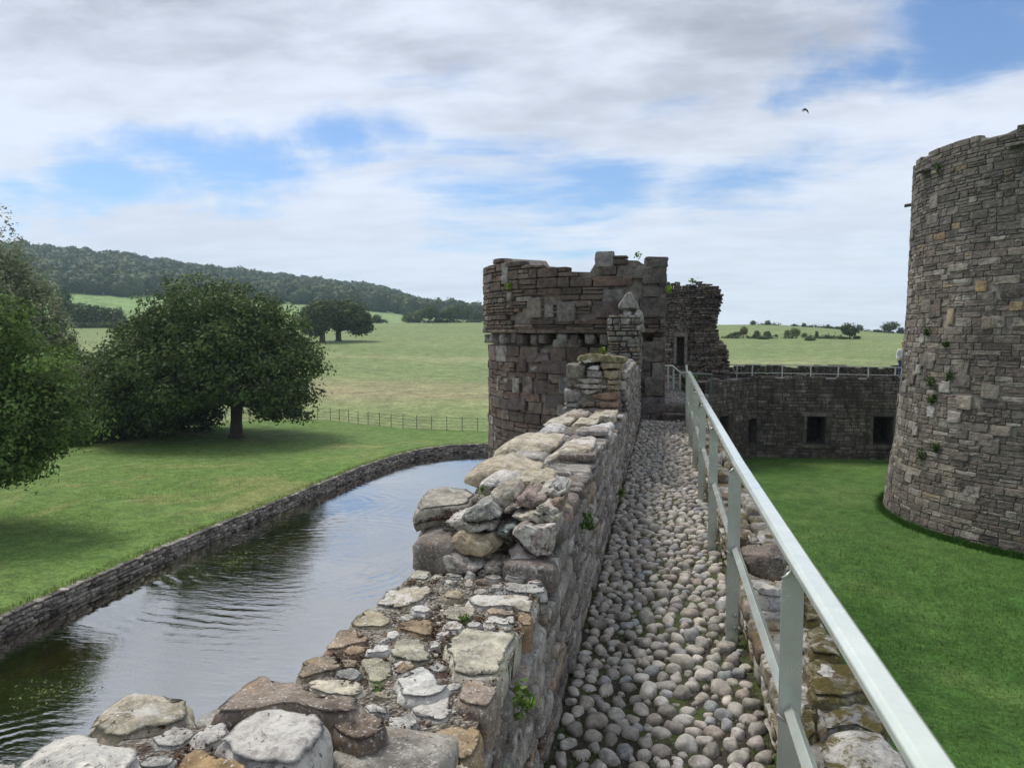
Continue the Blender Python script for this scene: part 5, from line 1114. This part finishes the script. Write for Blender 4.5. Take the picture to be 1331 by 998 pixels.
# drooping skirt, left and centre
# near tree at the left edge
rs = np.random.RandomState(2); b = np.array([-36.5, 33.0, -6.3])
tr = thing('maple_tree', tuple(b), 'leafy bright green tree cut off by the left edge, its boughs sweeping to the lawn', 'tree')
bl = [((-35.4, 33, -1.0), (3.9, 4.2, 4.0)), ((-32.4, 32.5, -2.6), (3.0, 3.2, 2.0)), ((-33.6, 32, -4.0), (3.6, 3.0, 1.6)), ((-34.6, 33, 1.6), (2.6, 2.8, 1.9)), ((-38.5, 33, .8), (4.4, 4.5, 4.0)), ((-30.6, 32.5, -3.0), (2.2, 2.2, 1.3)), ((-32.0, 31, -5.0), (2.4, 2.0, .7)), ((-31.6, 33, -.6), (1.7, 1.8, .9)), ((-33.2, 31.2, -5.6), (1.6, 1.4, .4))]
KS = .78; near = lambda p: tuple(CAM+(np.array(p)-CAM)*KS)
bl = [(near(c_), tuple(KS*np.array(r_))) for c_, r_ in bl]; b = np.array([*near(b)[:2], -6.3]); tr.location = b
tree_parts(tr, bl, ([b, b+np.array([0, 0, 1]), b+np.array([.2, 0, 4])], [.6, .45, .35]), limbs_to(b+np.array([.1, 0, 3]), [near(q_) for q_ in ((-33, 32, -2), (-31, 32, -1.5), (-34, 33, 1.5), (-38, 34, 2), (-33, 31, -4.2))], .18, rs), LIGHTLEAF, 1300, 44, .19, .27, rs, -4.85, hollow=.5)
# grey green tall tree behind it
rs = np.random.RandomState(3); b = np.array([-56.5, 55.0, -6.3])
tr = thing('willow_tree', tuple(b), 'tall grey green feathery tree behind the left edge maple', 'tree')
bl = [((-56.4, 55, 6.0), (2.6, 2.6, 5.0)), ((-54.2, 55, 4.2), (2.6, 2.6, 4.0)), ((-52.2, 55, 2.6), (2.3, 2.3, 3.4)), ((-50.8, 55, .6), (1.9, 2.0, 2.6)), ((-57.5, 55, 0), (4, 4, 5.5)), ((-53, 55, -1), (3.6, 3.6, 3.6))]
tree_parts(tr, bl, ([b, b+np.array([0, 0, 4]), b+np.array([.3, 0, 15])], [.5, .4, .1]), limbs_to(b+np.array([0, 0, 5]), [(-54, 55, 6), (-52.5, 55, 3.5), (-57, 55, 9)], .18, rs), WILLOW, 1500, 24, .30, .28, rs, -6.2, flat=1.6, hollow=.45)
# shrub belt behind the lawn on the left
HS = [('evergreen_shrub', 'dark green overgrown shrub at the foot of the belt left of the broad tree', 'shrub', [((-42.5, 50, -4.6), (3.2, 2.6, 2.0)), ((-39.8, 50.8, -5.0), (2.4, 2.0, 1.5))], HEDGE, (.8, .85, .8)),
 ('olive_shrub', 'pale olive green bush between the edge maple and the broad tree', 'shrub', [((-45.2, 51, -3.1), (2.8, 2.6, 2.2)), ((-43.0, 52, -3.6), (1.8, 2.0, 1.5))], WILLOW, (.75, .8, .6)),
 ('dark_shrub', 'very dark low shrub under the left side of the broad tree', 'shrub', [((-39.5, 54, -4.4), (3.4, 2.5, 2.0)), ((-37.4, 55, -4.9), (2.6, 2.2, 1.6))], HEDGE, (.6, .65, .6)),
 ('ivy_shrub', 'low glossy shrub on the lawn edge beside the sweeping maple boughs', 'shrub', [((-42.8, 45, -5.2), (3.0, 2.6, 1.4)), ((-40.6, 47.5, -5.4), (2.2, 2.4, 1.1))], HEDGE, (1.0, 1.1, 1.0)),
 ('field_shrub', 'mid green bush behind the shrub belt at the pasture edge', 'shrub', [((-48.5, 54, -2.6), (3.4, 3, 3.0))], SYC, (.95, 1.0, .9))]
for i, (nm, lb, ct_, bl, mt, bs) in enumerate(HS):
    rs = np.random.RandomState(20+i); c0 = bl[0][0]; t = thing(nm, (c0[0], c0[1], -6.3), lb, ct_)
    tree_parts(t, bl, ([(c0[0], c0[1], -6.3), (c0[0], c0[1], c0[2])], [.2, .08]), limbs_to((c0[0], c0[1], -5.9), [(c0[0]+1, c0[1], c0[2]+.5), (c0[0]-1, c0[1], c0[2]+.4)], .08, rs), mt, 420, 24, .24, .3, rs, -6.35, bs)
# oaks in the pasture
for i, (px, py, dx, nm_l) in enumerate([(419, 440.5, -1.5, 'left and darker of the two big oaks in the middle of the pasture'), (440, 440.5, 2.2, 'right hand wider of the two big oaks in the middle of the pasture')]):
    rs = np.random.RandomState(40+i); d = ray(px, py); D = 205+6*i; k = D/math.hypot(d[0], d[1]); x, y = d[0]*k, d[1]*k; z = zfar(x, y)-.1; s = D/980.
    t = thing('oak_tree', (x, y, z), nm_l, 'tree', None); r_ = rt
    def O(dx_, up_, rr): p = np.array([x, y, z])+rt*dx_*s; return ((p[0], p[1], z+up_*s), (rr[0]*s, rr[0]*s, rr[1]*s))
    bl = [O(-6, 30, (18, 17)), O(3, 40, (15, 11)), O(-12, 20, (12, 9))] if i == 0 else [O(6, 36, (24, 15)), O(20, 28, (22, 9)), O(28, 16, (12, 5)), O(-4, 32, (16, 15)), O(12, 24, (16, 8))]
    tp = np.array([x, y, z+14*s]); tree_parts(t, bl, ([(x, y, z-.3), (x, y, z+3*s), tuple(tp)], [1.1, .75, .7]), limbs_to(tp, [q[0] for q in bl], .4, rs), OAK, 560, 22, .85, .75, rs, z+5*s, hollow=.4)
# small far trees and bushes: three kinds built once, then copied
def far_kind(i):
    rs = np.random.RandomState(60+i); root = thing(['hedgerow_tree', 'field_bush', 'scrub_bush'][i], (0, 0, 0), None, None)
    bl = [[((0, 0, .62), (.5, .5, .36)), ((-.2, 0, .5), (.32, .3, .25)), ((.22, 0, .52), (.3, .3, .24))], [((0, 0, .5), (.5, .5, .48)), ((.18, 0, .35), (.36, .36, .32)), ((-.2, 0, .3), (.34, .36, .3))], [((0, 0, .42), (.5, .5, .36)), ((.3, 0, .32), (.3, .3, .3)), ((-.28, 0, .36), (.3, .3, .3))]][i]
    tree_parts(root, bl, ([(0, 0, -.08), (.01, 0, .25), (0, 0, .5)], [.05, .035, .02]), limbs_to((0, 0, .25), [(-.25, 0, .55), (.25, 0, .55)], .02, rs), OAK, 110, 14, .13, .085, rs, .02 if i else .22, hollow=.35)
    return root
KIND = [far_kind(i) for i in range(3)]; used_k = [False]*3
def far_tree(kind, px, base, wpx, hpx, D, label, cat, col=(1, 1, 1), group=None):
    d = ray(px, base); k = D/math.hypot(d[0], d[1]); x, y = d[0]*k, d[1]*k; z = zfar(x, y)-.1; s = D/980.
    if not used_k[kind]: r = KIND[kind]; used_k[kind] = True; ch = list(r.children)
    else:
        src = KIND[kind]; r = src.copy(); COL.objects.link(r); ch = []
        for c in src.children: q = c.copy(); COL.objects.link(q); q.parent = r; ch.append(q)
    for q in ch:
        q.matrix_parent_inverse = Matrix(); q.color = (*col, 1) if q.name.startswith('crown') else (1, 1, 1, 1)
    r.location = (x, y, z); r.scale = (wpx*s, wpx*s, hpx*s*1.05); r.rotation_euler = (0, 0, (px*7.3) % 6.28)
    for key in ('group',):
        if key in r: del r[key]
    tag(r, label, cat, group)
FT_ = [
 (1, 490, 417, 11, 11, 395, 'round bush alone on the rim just right of the pasture oaks', 'bush'), (1, 530, 418, 13, 13, 400, 'bush beside the pale dead pole at the far end of the pasture', 'bush'), (1, 542, 420, 9, 7, 398, 'small dark bush low between two trees at the end of the pasture', 'bush'),
 (0, 558, 421, 20, 22, 396, 'darkest spreading tree with a bare trunk on the far pasture edge', 'tree'), (1, 570, 420, 10, 8, 397, 'little bush squeezed between the two spreading trees on the pasture edge', 'bush'), (0, 582, 420, 20, 18, 398, 'spreading tree second from the flanking tower on the pasture edge', 'tree'),
 (0, 545, 416, 14, 16, 420, 'pale tree standing behind the pasture hedge at the foot of the wood', 'tree'), (0, 608, 416, 13, 21, 440, 'tall tree standing clear at the right end of the wood', 'tree'), (1, 621, 419, 18, 15, 420, 'rounded tree partly hidden by the flanking tower', 'tree'), (0, 594, 415, 20, 22, 450, 'dark tree that closes the right end of the wood', 'tree'),
 (1, 104, 419, 32, 27, 340, 'largest dark bush in the clump on the left hand pasture', 'bush'), (1, 128, 419, 30, 24, 342, 'middle bush of the dark clump on the left hand pasture', 'bush'), (1, 148, 420, 26, 22, 338, 'bush of the left clump nearest the broad tree', 'bush'), (0, 79, 419, 22, 42, 345, 'tall bluish tree beside the feathery tree at the left', 'tree'),
 (1, 978.7, 427, 8, 7, 385, 'first small round bush on the ridge right of the tower stump', 'bush'), (1, 997.8, 428, 8, 7, 385, 'second small round bush on the ridge beyond the courtyard', 'bush'), (1, 1044.7, 430, 6, 6, 385, 'tiny bush alone on the ridge above the middle of the far wall', 'bush'), (1, 1076, 431, 5, 6, 388, 'tiniest dot of a bush on the right ridge', 'bush'),
 (2, 1088, 432, 8, 5, 388, 'low flat bush on the ridge left of the ridge trees', 'bush'), (1, 1117, 433, 9, 9, 385, 'upright bush on the ridge before the windswept tree', 'bush'), (2, 1140, 435, 10, 5, 385, 'flat bush just left of the windswept ridge tree', 'bush'), (0, 1156, 436, 22, 15, 380, 'windswept spreading tree on the ridge beside the round tower', 'tree'), (1, 1171, 437, 10, 9, 382, 'dark bush tucked against the round tower edge on the ridge', 'bush'),
 (2, 957, 447, 13, 9, 240, 'dense low bush closest to the tower stump on the far slope', 'bush'), (0, 966, 454, 11, 15, 235, 'reddish thin tree on the slope by the tower stump', 'tree'), (1, 983.5, 450, 9, 9, 240, 'round bush in the middle of the upper slope group', 'bush'), (1, 980, 457, 5, 7, 225, 'narrow little bush below the upper slope group', 'bush'), (1, 997, 450, 10, 8, 240, 'round dark bush right of the slope group', 'bush'), (2, 991, 458, 16, 5, 222, 'long flat patch of scrub low on the slope', 'bush'),
 (1, 1023, 450, 9, 10, 240, 'dark bush beside the pale bush on the slope', 'bush'), (2, 1033, 447, 14, 15, 243, 'pale grey green bush on the slope above the far railing', 'bush'), (1, 1045, 452, 8, 7, 236, 'small bush right of the pale slope bush', 'bush'), (1, 1061, 453, 5, 10, 232, 'slender upright bush alone on the slope', 'bush'), (2, 1052, 461, 13, 5, 215, 'flat scrub low on the slope above the far wall', 'bush'),
 (0, 1104, 457, 23, 21, 225, 'largest tree on the far slope, dark and spreading', 'tree'), (2, 1113, 457, 10, 6, 224, 'low bush at the right foot of the largest slope tree', 'bush'), (2, 1094, 458, 13, 5, 223, 'low bush at the left foot of the largest slope tree', 'bush'), (1, 948.5, 455, 7, 6, 228, 'small bush half hidden by the edge of the tower stump', 'bush'), (1, 1008.5, 452, 5, 4, 238, 'tiny bush between the two slope groups', 'bush')]
for i, (k, px, by, w, h, D, lb, ct_) in enumerate(FT_):
    col = (1, 1, 1)
    if 'pale' in lb: col = (1.9, 1.7, 1.6)
    elif 'reddish' in lb: col = (2.0, 1.3, 1.2)
    elif 'bluish' in lb: col = (.9, 1.0, 1.3)
    elif px > 940: col = (.95, .9, .9)
    if px > 940: w, h = w*.84, h*.84
    far_tree(k, px, by, w, h, D, lb, ct_, col)
# hedges
def hedge(pts, D, h, wid, label, n, seed):
    rs = np.random.RandomState(seed); P = []
    for px, py in pts: d = ray(px, py); k = D/math.hypot(d[0], d[1]); P.append((d[0]*k, d[1]*k))
    cl_ = []
    for _ in range(n):
        i = rs.randint(len(P)-1); f = rs.rand(); x = P[i][0]*(1-f)+P[i+1][0]*f; y = P[i][1]*(1-f)+P[i+1][1]*f
        if mnoise.noise(Vector((x*.06, y*.06, seed))) < -.32: continue
        cl_.append((np.array([x+rs.normal(0, wid), y+rs.normal(0, wid), zfar(x, y)+rs.rand()*h*(1+.5*mnoise.noise(Vector((x*.1, y*.1, 1))))]), np.array([0, -.6, .6]), .7+.5*rs.rand()))
    V, T = leaves(cl_, .8, rs, 12, .5); n = len(V)//4
    o = link('hedge', mesh(V, np.arange(4*n).reshape(n, 4), False, T), OAK); return tag(o, label, 'hedge')
hedge([(470, 420), (540, 420), (625, 419)], 399, 1.3, .6, 'low broken hedge closing the far end of the pasture below the wood', 300, 1)
hedge([(74, 421), (120, 421.5), (165, 421)], 330, 1.7, .6, 'dark low hedge below the clump of bushes on the left hand pasture', 200, 2)
hedge([(985, 424), (1060, 428), (1130, 434), (1180, 437)], 388, .8, .5, 'thin dark hedge line along the ridge beyond the castle', 160, 3)
hedge([(940, 454), (1000, 455.5), (1100, 457)], 226, .35, .3, 'thin broken hedge crossing the slope above the far wall', 90, 4)
# ------------------------------------------------------------------ the wooded hill
def wood():
    rs = np.random.RandomState(9); ico = bmesh.new(); bmesh.ops.create_icosphere(ico, subdivisions=2, radius=1); iv = np.array([v.co[:] for v in ico.verts]); iF = np.array([[v.index for v in f.verts] for f in ico.faces]); ico.free()
    V = []; Fq = []; T = []; n = 0; VL = []; TL = []; cnt = 0
    while cnt < 2700:
        az = rs.uniform(-58, -12.6); D = math.sqrt(rs.uniform(640**2, 1130**2)); x, y = D*math.sin(R(az)), D*math.cos(R(az))
        wb = 650 if az < -14 else 700
        if D < wb+25*mnoise.noise(Vector((az*.5, 0, 0))): continue
        z = zfar(x, y); r = rs.uniform(4.5, 8.5); h = r*rs.uniform(.75, 1.25); cnt += 1
        tone = rs.uniform(.6, 1.15)*(1.25 if rs.rand() < .12 else 1); hue = rs.uniform(-.12, .12); col = np.array([tone*(1+hue), tone, tone*(1-hue)])
        p = iv*np.array([r, r, h])*(1+.2*noise3(iv, 1.7, cnt*.77))[:, None]+np.array([x, y, z+h*.55+2])
        V.append(p); Fq.append(iF+n); n += len(iv); T.append(np.tile(col*.8, (len(iv), 1)))
        m_ = 60; d = rs.normal(0, 1, (m_, 3)); d[:, 2] = np.abs(d[:, 2])*.9-.15; d /= np.linalg.norm(d, axis=1)[:, None]
        q = np.array([x, y, z+h*.55+2])+d*np.array([r, r, h])*rs.uniform(.92, 1.14, m_)[:, None]
        dd = d+rs.normal(0, .5, (m_, 3)); dd /= np.linalg.norm(dd, axis=1)[:, None]; a = np.cross(dd, rs.normal(0, 1, (m_, 3))); a /= np.linalg.norm(a, axis=1)[:, None]; b = np.cross(dd, a); s = rs.uniform(.9, 2.2, m_)[:, None]
        VL.append(np.stack([q-a*s, q+b*s*.8, q+a*s, q-b*s*.8], 1).reshape(-1, 3)); t = rs.uniform(.65, 1.35, m_)[:, None]*col; TL.append(np.repeat(t, 4, 0))
    V = np.concatenate(V); VL = np.concatenate(VL); T = np.concatenate(T); TL = np.concatenate(TL); n0 = len(V)
    tri = np.concatenate(Fq); quad = np.arange(len(VL)).reshape(-1, 4)+n0; t2 = np.concatenate([quad[:, [0, 1, 2]], quad[:, [0, 2, 3]]])
    return mesh(np.concatenate([V, VL]), np.concatenate([tri, t2]), False, np.concatenate([T, TL]))
tag(link('wood', wood(), leaf_mat('wood_leaf', (.08, .11, .04), .2)), 'dense dark green wood covering the long hill behind the pasture', 'wood', kind='stuff')
# ------------------------------------------------------------------ estate fence
FE = thing('estate_fence', (-24, 60, -6.3), 'thin dark metal estate fence between the mown lawn and the pasture', 'fence'); IRON = plain('dark_iron', (.05, .05, .048), .7, n=.3)
fpts = [(-36, 63), (-29.7, 63.2), (-25, 60.6), (-20.6, 58.8), (-12, 58.0), (0, 57.5)]
Lf = [0]
for a, b in zip(fpts, fpts[1:]): Lf.append(Lf[-1]+math.dist(a, b))
def fat(u): return np.interp(u, Lf, [p[0] for p in fpts]), np.interp(u, Lf, [p[1] for p in fpts])
nn = int(Lf[-1]/1.28); us = [i*Lf[-1]/nn for i in range(nn+1)]
for u in us:
    x, y = fat(u); m = MB(); m.box(x-.022, x+.022, y-.012, y+.012, -6.4, -5.18); m.build('post', IRON, FE)
for hz in (.25, .5, .75, 1.0):
    m = MB()
    for a, b in zip(us, us[1:]): (xa, ya), (xb, yb) = fat(a), fat(b); bar(m, (xa, ya, -6.3+hz), (xb, yb, -6.3+hz), .008)
    m.build('wire', IRON, FE)
# ------------------------------------------------------------------ small plants on the masonry
PL = leaf_mat('herb_leaf', (.12, .20, .045), .35, .5)
def herb(c, n, r, size, label, normal=(0, 0, 1), col=(1, 1, 1), name='wall_plant'):
    rs = np.random.RandomState(int(abs(c[0]*977+c[1]*313+c[2]*71)) % 99991); t = thing(name, tuple(c), label, 'plant'); nv = np.array(normal, float)
    cl_ = []; st_ = MB()
    for k in range(n):
        d = rs.normal(0, .6, 3)+nv; d /= np.linalg.norm(d); p = np.array(c)+d*r*rs.uniform(.4, 1.0); cl_.append((p, nv, rs.uniform(.7, 1.3))); st_.tube([c, tuple((np.array(c)+p)/2+nv*.2*r), tuple(p)], [size*.06, size*.05, size*.04], 4)
    V, T = leaves(cl_, size, rs, 4, size*.35, 1, .3, col, .2); n4 = len(V)//4
    st_.build('stem', PL2, t); link('foliage', mesh(V, np.arange(4*n4).reshape(n4, 4), False, T), PL, t)
PL2 = plain('herb_stem', (.12, .15, .05), .8)
herb(onz(492, 905, .66), 20, .035, .02, 'little green herb in a gap beside the white boulder on the parapet'); herb(onz(446, 965, .7), 14, .035, .018, 'yellowish herb in the hollow under the brown broken slab', col=(1.2, 1.1, .7)); herb(onz(556, 990, .68), 14, .03, .018, 'small herb between two slabs at the near end of the parapet')
herb(onz(603, 808, .69), 12, .028, .016, 'tiny herb on the flat stones of the parapet gap'); herb((-.415, 2.12, .60), 16, .06, .028, 'leafy plant hanging on the parapet face beside the square brown stone', (1, 0, 0)); herb((-.415, 1.98, .42), 16, .07, .028, 'lower leafy plant on the parapet face nearest the viewer', (1, 0, 0))
herb((-.41, 3.85, .70), 18, .07, .03, 'dark ferny plant on the parapet face by the ruined pier', (1, 0, .2), (.6, .7, .6)); herb(ony(700, 627, 4.2), 16, .05, .02, 'green tuft in the joint under the long cream boulder', (0, -1, .5)); herb(ony(627, 640, 3.5), 12, .03, .016, 'small green tuft behind the big overhanging slab')
herb(ony(784, 459, 8.9), 16, .07, .03, 'yellow green tuft on the cap of the tall ruined pier', col=(1.5, 1.4, .7)); herb((-.40, 7.2, .12), 12, .07, .04, 'green weed growing at the foot of the parapet halfway along the walk', (.6, 0, 1)); herb(ony(662, 373, 15.3), 14, .10, .05, 'bright moss tuft below the pale stones of the flanking tower', (0, -1, 0), (1.5, 1.3, .7))
herb(ony(870, 377, 37.7), 20, .28, .16, 'yellow green fern at the top corner of the tower stump', (0, -1, .3), (1.8, 1.7, .7)); herb(ony(900, 368, 38), 14, .25, .12, 'dry grass tuft on top of the tower stump', col=(1.6, 1.5, .9)); herb((.47, 2.9, .06), 14, .05, .02, 'green weed at the foot of the kerb wall behind the second railing post', (-.5, 0, 1), (.8, .9, .7)); herb((.46, 4.0, .05), 10, .05, .02, 'small weed between kerb wall and the third railing post', (-.5, 0, 1))
herb(ony(829, 334, 14.5), 12, .09, .045, 'low green clump on top of the flanking tower merlon', col=(.8, .9, .5)); herb((.62, 17.2, .55), 26, .22, .10, 'grassy tuft on the broken wall above the steps', col=(1.2, 1.2, .8))
for px, py, r, lb in [(1213, 494, .35, 'largest dark ivy tuft on the round tower face'), (1213, 517, .25, 'ivy tuft just below the largest one on the round tower'), (1236, 487, .2, 'ivy sprig right of the largest tuft on the round tower'), (1198, 588, .3, 'ivy tuft low on the left side of the round tower'), (1216, 581, .22, 'small weed low on the round tower face'), (1224, 216, .3, 'green tuft under the rim of the round tower'), (1230, 446, .16, 'tiny weed in a joint of the round tower mid height'), (1207, 430, .2, 'narrow dark weed left of the pale stone on the round tower')]:
    a, z = gang(px, py, grad(1.7+(432-py)*.027)); r0 = grad(z)+.02; herb((gc[0]+r0*math.cos(a), gc[1]+r0*math.sin(a), z), 24, r*.72, .085, lb, (math.cos(a)*.35, math.sin(a)*.35, -.25), (.45, .5, .42), 'ivy_tuft')
# ------------------------------------------------------------------ grass blades where the turf is near enough to show them
def blades(name, label, n, xr, yr, zf, ok, col, hr_, seed):
    rs = np.random.RandomState(seed); x = rs.uniform(*xr, n); y = rs.uniform(*yr, n); m = ok(x, y); x, y = x[m], y[m]; n = len(x)
    px, py, w = proj(np.stack([x, y, np.full(n, zf)], 1)); m = (px > -80) & (px < 1420) & (py < 1080) & (w > 0); x, y = x[m], y[m]; n = len(x)
    a = rs.rand(n)*6.283; h = rs.uniform(*hr_, n); e = np.stack([np.cos(a), np.sin(a), np.zeros(n)], 1)*.009; b = np.stack([x, y, np.full(n, zf)], 1); t = b+np.stack([rs.normal(0, .02, n), rs.normal(0, .02, n), h], 1)
    V = np.stack([b-e, b+e, t+e*.3, t-e*.3], 1).reshape(-1, 3); f = rs.uniform(.6, 1.35, n); T = np.repeat(np.stack([f*rs.uniform(.9, 1.25, n), f, f*.9], 1), 4, 0)
    tag(link(name, mesh(V, np.arange(4*n).reshape(n, 4), False, T), leaf_mat(name+'_blade', col, .3)), label, 'grass', kind='stuff')
blades('grass', 'short grass blades of the courtyard lawn below the railing', 150000, (1, 12), (3, 30), -4.515, lambda x, y: (np.hypot(x-gc[0], y-gc[1]) > 6.1) & (np.random.RandomState(5).rand(len(x)) < np.clip((30-y)/20, 0, 1)**1.5*.55), (.11, .225, .048), (.03, .075), 71)
def onlawn(x, y):
    bx = np.interp(y, [-60, 0, 17.5, 24.3, 34.3, 42, 46], [-17.4, -17.9, -18.3, -18.3, -17.9, -17.6, -17.1]); rr = np.random.RandomState(6).rand(len(x)); nn_ = np.array([mnoise.noise(Vector((a_*.25, b_*.25, 9))) for a_, b_ in zip(x, y)]); return (x < bx-.15) & (rr < np.clip((44-y)/24, 0, 1)*np.clip((x+37)/12, 0, 1)*.6) & (nn_ > -.3)
blades('grass', 'short grass blades of the mown bank beyond the moat', 150000, (-36, -17), (10, 44), -6.31, onlawn, (.17, .26, .065), (.03, .07), 72)
# ------------------------------------------------------------------ visitor on the far wall
def skin(name, verts, edges, rad, mat, parent, root=0):
    me = bpy.data.meshes.new(name); me.from_pydata(verts, edges, []); o = link(name, me, mat, parent); md = o.modifiers.new('skin', 'SKIN'); md.use_smooth_shade = True
    for i, v in enumerate(me.skin_vertices[0].data): v.radius = rad[i]; v.use_root = (i == root)
    s = o.modifiers.new('sub', 'SUBSURF'); s.levels = 1; s.render_levels = 2; return o
pb = ony(1172.5, 497, 39.6); pz = -.62; px_, py_ = pb[0], pb[1]
pr = thing('person', (px_, py_, pz), 'visitor in white top and blue jeans on the far wall beside the round tower', 'person')
q = lambda x, y, z: (px_+x, py_+y, pz+z)
sk = plain('skin', (.45, .28, .2), .6, n=.1); 
skin('body', [q(0, 0, .92), q(0, 0, 1.1), q(0, 0, 1.32), q(0, 0, 1.46), q(0, -.01, 1.56), q(0, -.02, 1.66), q(0, 0, 1.74), q(.19, 0, 1.40), q(.24, .02, 1.14), q(.25, -.08, .9), q(.26, -.12, .82), q(-.19, 0, 1.40), q(-.24, .02, 1.14), q(-.25, -.08, .9), q(-.26, -.12, .82), q(.10, 0, .86), q(.11, -.01, .48), q(.11, .02, .09), q(.12, -.13, .03), q(-.10, 0, .86), q(-.11, -.01, .48), q(-.11, .02, .09), q(-.12, -.13, .03)],
     [(0, 1), (1, 2), (2, 3), (3, 4), (4, 5), (5, 6), (2, 7), (7, 8), (8, 9), (9, 10), (2, 11), (11, 12), (12, 13), (13, 14), (0, 15), (15, 16), (16, 17), (17, 18), (0, 19), (19, 20), (20, 21), (21, 22)],
     [(.15, .10), (.13, .09), (.16, .10), (.07, .06), (.06, .06), (.085, .10), (.07, .08), (.055, .055), (.045, .045), (.035, .035), (.04, .025), (.055, .055), (.045, .045), (.035, .035), (.04, .025), (.085, .085), (.06, .06), (.045, .05), (.045, .03), (.085, .085), (.06, .06), (.045, .05), (.045, .03)], sk, pr)
skin('shirt', [q(0, 0, .95), q(0, 0, 1.12), q(0, 0, 1.34), q(0, 0, 1.44), q(.2, 0, 1.40), q(.25, .02, 1.12), q(.255, -.07, .95), q(-.2, 0, 1.40), q(-.25, .02, 1.12), q(-.255, -.07, .95)], [(0, 1), (1, 2), (2, 3), (2, 4), (4, 5), (5, 6), (2, 7), (7, 8), (8, 9)], [(.18, .13), (.16, .12), (.185, .125), (.10, .08), (.075, .075), (.065, .065), (.055, .055), (.075, .075), (.065, .065), (.055, .055)], plain('white_cotton', (.75, .75, .76), .9, n=.06), pr)
skin('jeans', [q(0, 0, .93), q(.10, 0, .84), q(.11, -.01, .48), q(.11, .02, .10), q(-.10, 0, .84), q(-.11, -.01, .48), q(-.11, .02, .10)], [(0, 1), (1, 2), (2, 3), (0, 4), (4, 5), (5, 6)], [(.175, .125), (.105, .11), (.08, .08), (.07, .075), (.105, .11), (.08, .08), (.07, .075)], plain('blue_denim', (.05, .085, .19), .9, n=.2), pr)
skin('hair', [q(0, .02, 1.62), q(0, .03, 1.72), q(0, .0, 1.78)], [(0, 1), (1, 2)], [(.085, .07), (.095, .10), (.06, .06)], plain('brown_hair', (.06, .04, .028), .8, n=.3), pr)
# ------------------------------------------------------------------ the bird
bd = ray(1046, 143); bp = CAM+bd*38; B = thing('bird', tuple(bp), 'black bird with bent wings flying high in the sky right of the towers', 'bird'); BLKF = plain('black_feather', (.012, .012, .014), .6, n=.2)
def bq(a, u, f): return bp+rt*a+np.array([0, 0, 1])*u+np.array([-rt[1], rt[0], 0])*f
m = MB(); m.tube([bq(-.02, .0, -.2), bq(0, .01, -.12), bq(.0, .01, 0), bq(.01, 0, .1), bq(.02, -.01, .18)], [.008, .032, .042, .03, .01], 8); m.build('body', BLKF, B, True)
def wing(sgn, pts):
    V = []; 
    for (a, u, c) in pts: V += [bq(a, u+.008, -c*.4), bq(a, u+.004, c*.6), bq(a, u-.008, c*.1)]
    m = MB(); m.add(V, [(i*3+j, i*3+(j+1) % 3, i*3+3+(j+1) % 3, i*3+3+j) for i in range(len(pts)-1) for j in range(3)]+[tuple(range(2, -1, -1)), tuple(range(3*len(pts)-3, 3*len(pts)))]); m.build('wing', BLKF, B)
wing(1, [(.01, .02, .2), (.07, .0, .2), (.14, -.05, .17), (.18, -.13, .1), (.19, -.2, .03)]); wing(-1, [(-.01, .02, .2), (-.05, .05, .2), (-.09, .03, .16), (-.11, -.03, .1), (-.12, -.09, .03)])
m = MB(); m.add([bq(-.02, 0, .14), bq(.03, 0, .14), bq(.05, -.01, .28), bq(-.03, -.01, .28), bq(.005, -.012, .2)], [(0, 1, 2, 3), (0, 4, 1), (1, 4, 2), (2, 4, 3), (3, 4, 0)]); m.build('tail', BLKF, B)
# ------------------------------------------------------------------ distant air
if HAZE:
    hz = MB(); hz.box(-2000, 2000, -2000, 2000, -13.2, 152); ho = hz.build('haze', None, None, kind='stuff'); hm = bpy.data.materials.new('haze_air'); hm.use_nodes = True; nt = hm.node_tree
    for n in list(nt.nodes):
        if n.type != 'OUTPUT_MATERIAL': nt.nodes.remove(n)
    pv = nt.nodes.new('ShaderNodeVolumePrincipled'); pv.inputs['Color'].default_value = (.62, .80, 1, 1); pv.inputs['Density'].default_value = HAZE; pv.inputs['Anisotropy'].default_value = .2
    nt.links.new(pv.outputs[0], nt.nodes['Material Output'].inputs['Volume']); ho.data.materials.clear(); ho.data.materials.append(hm)
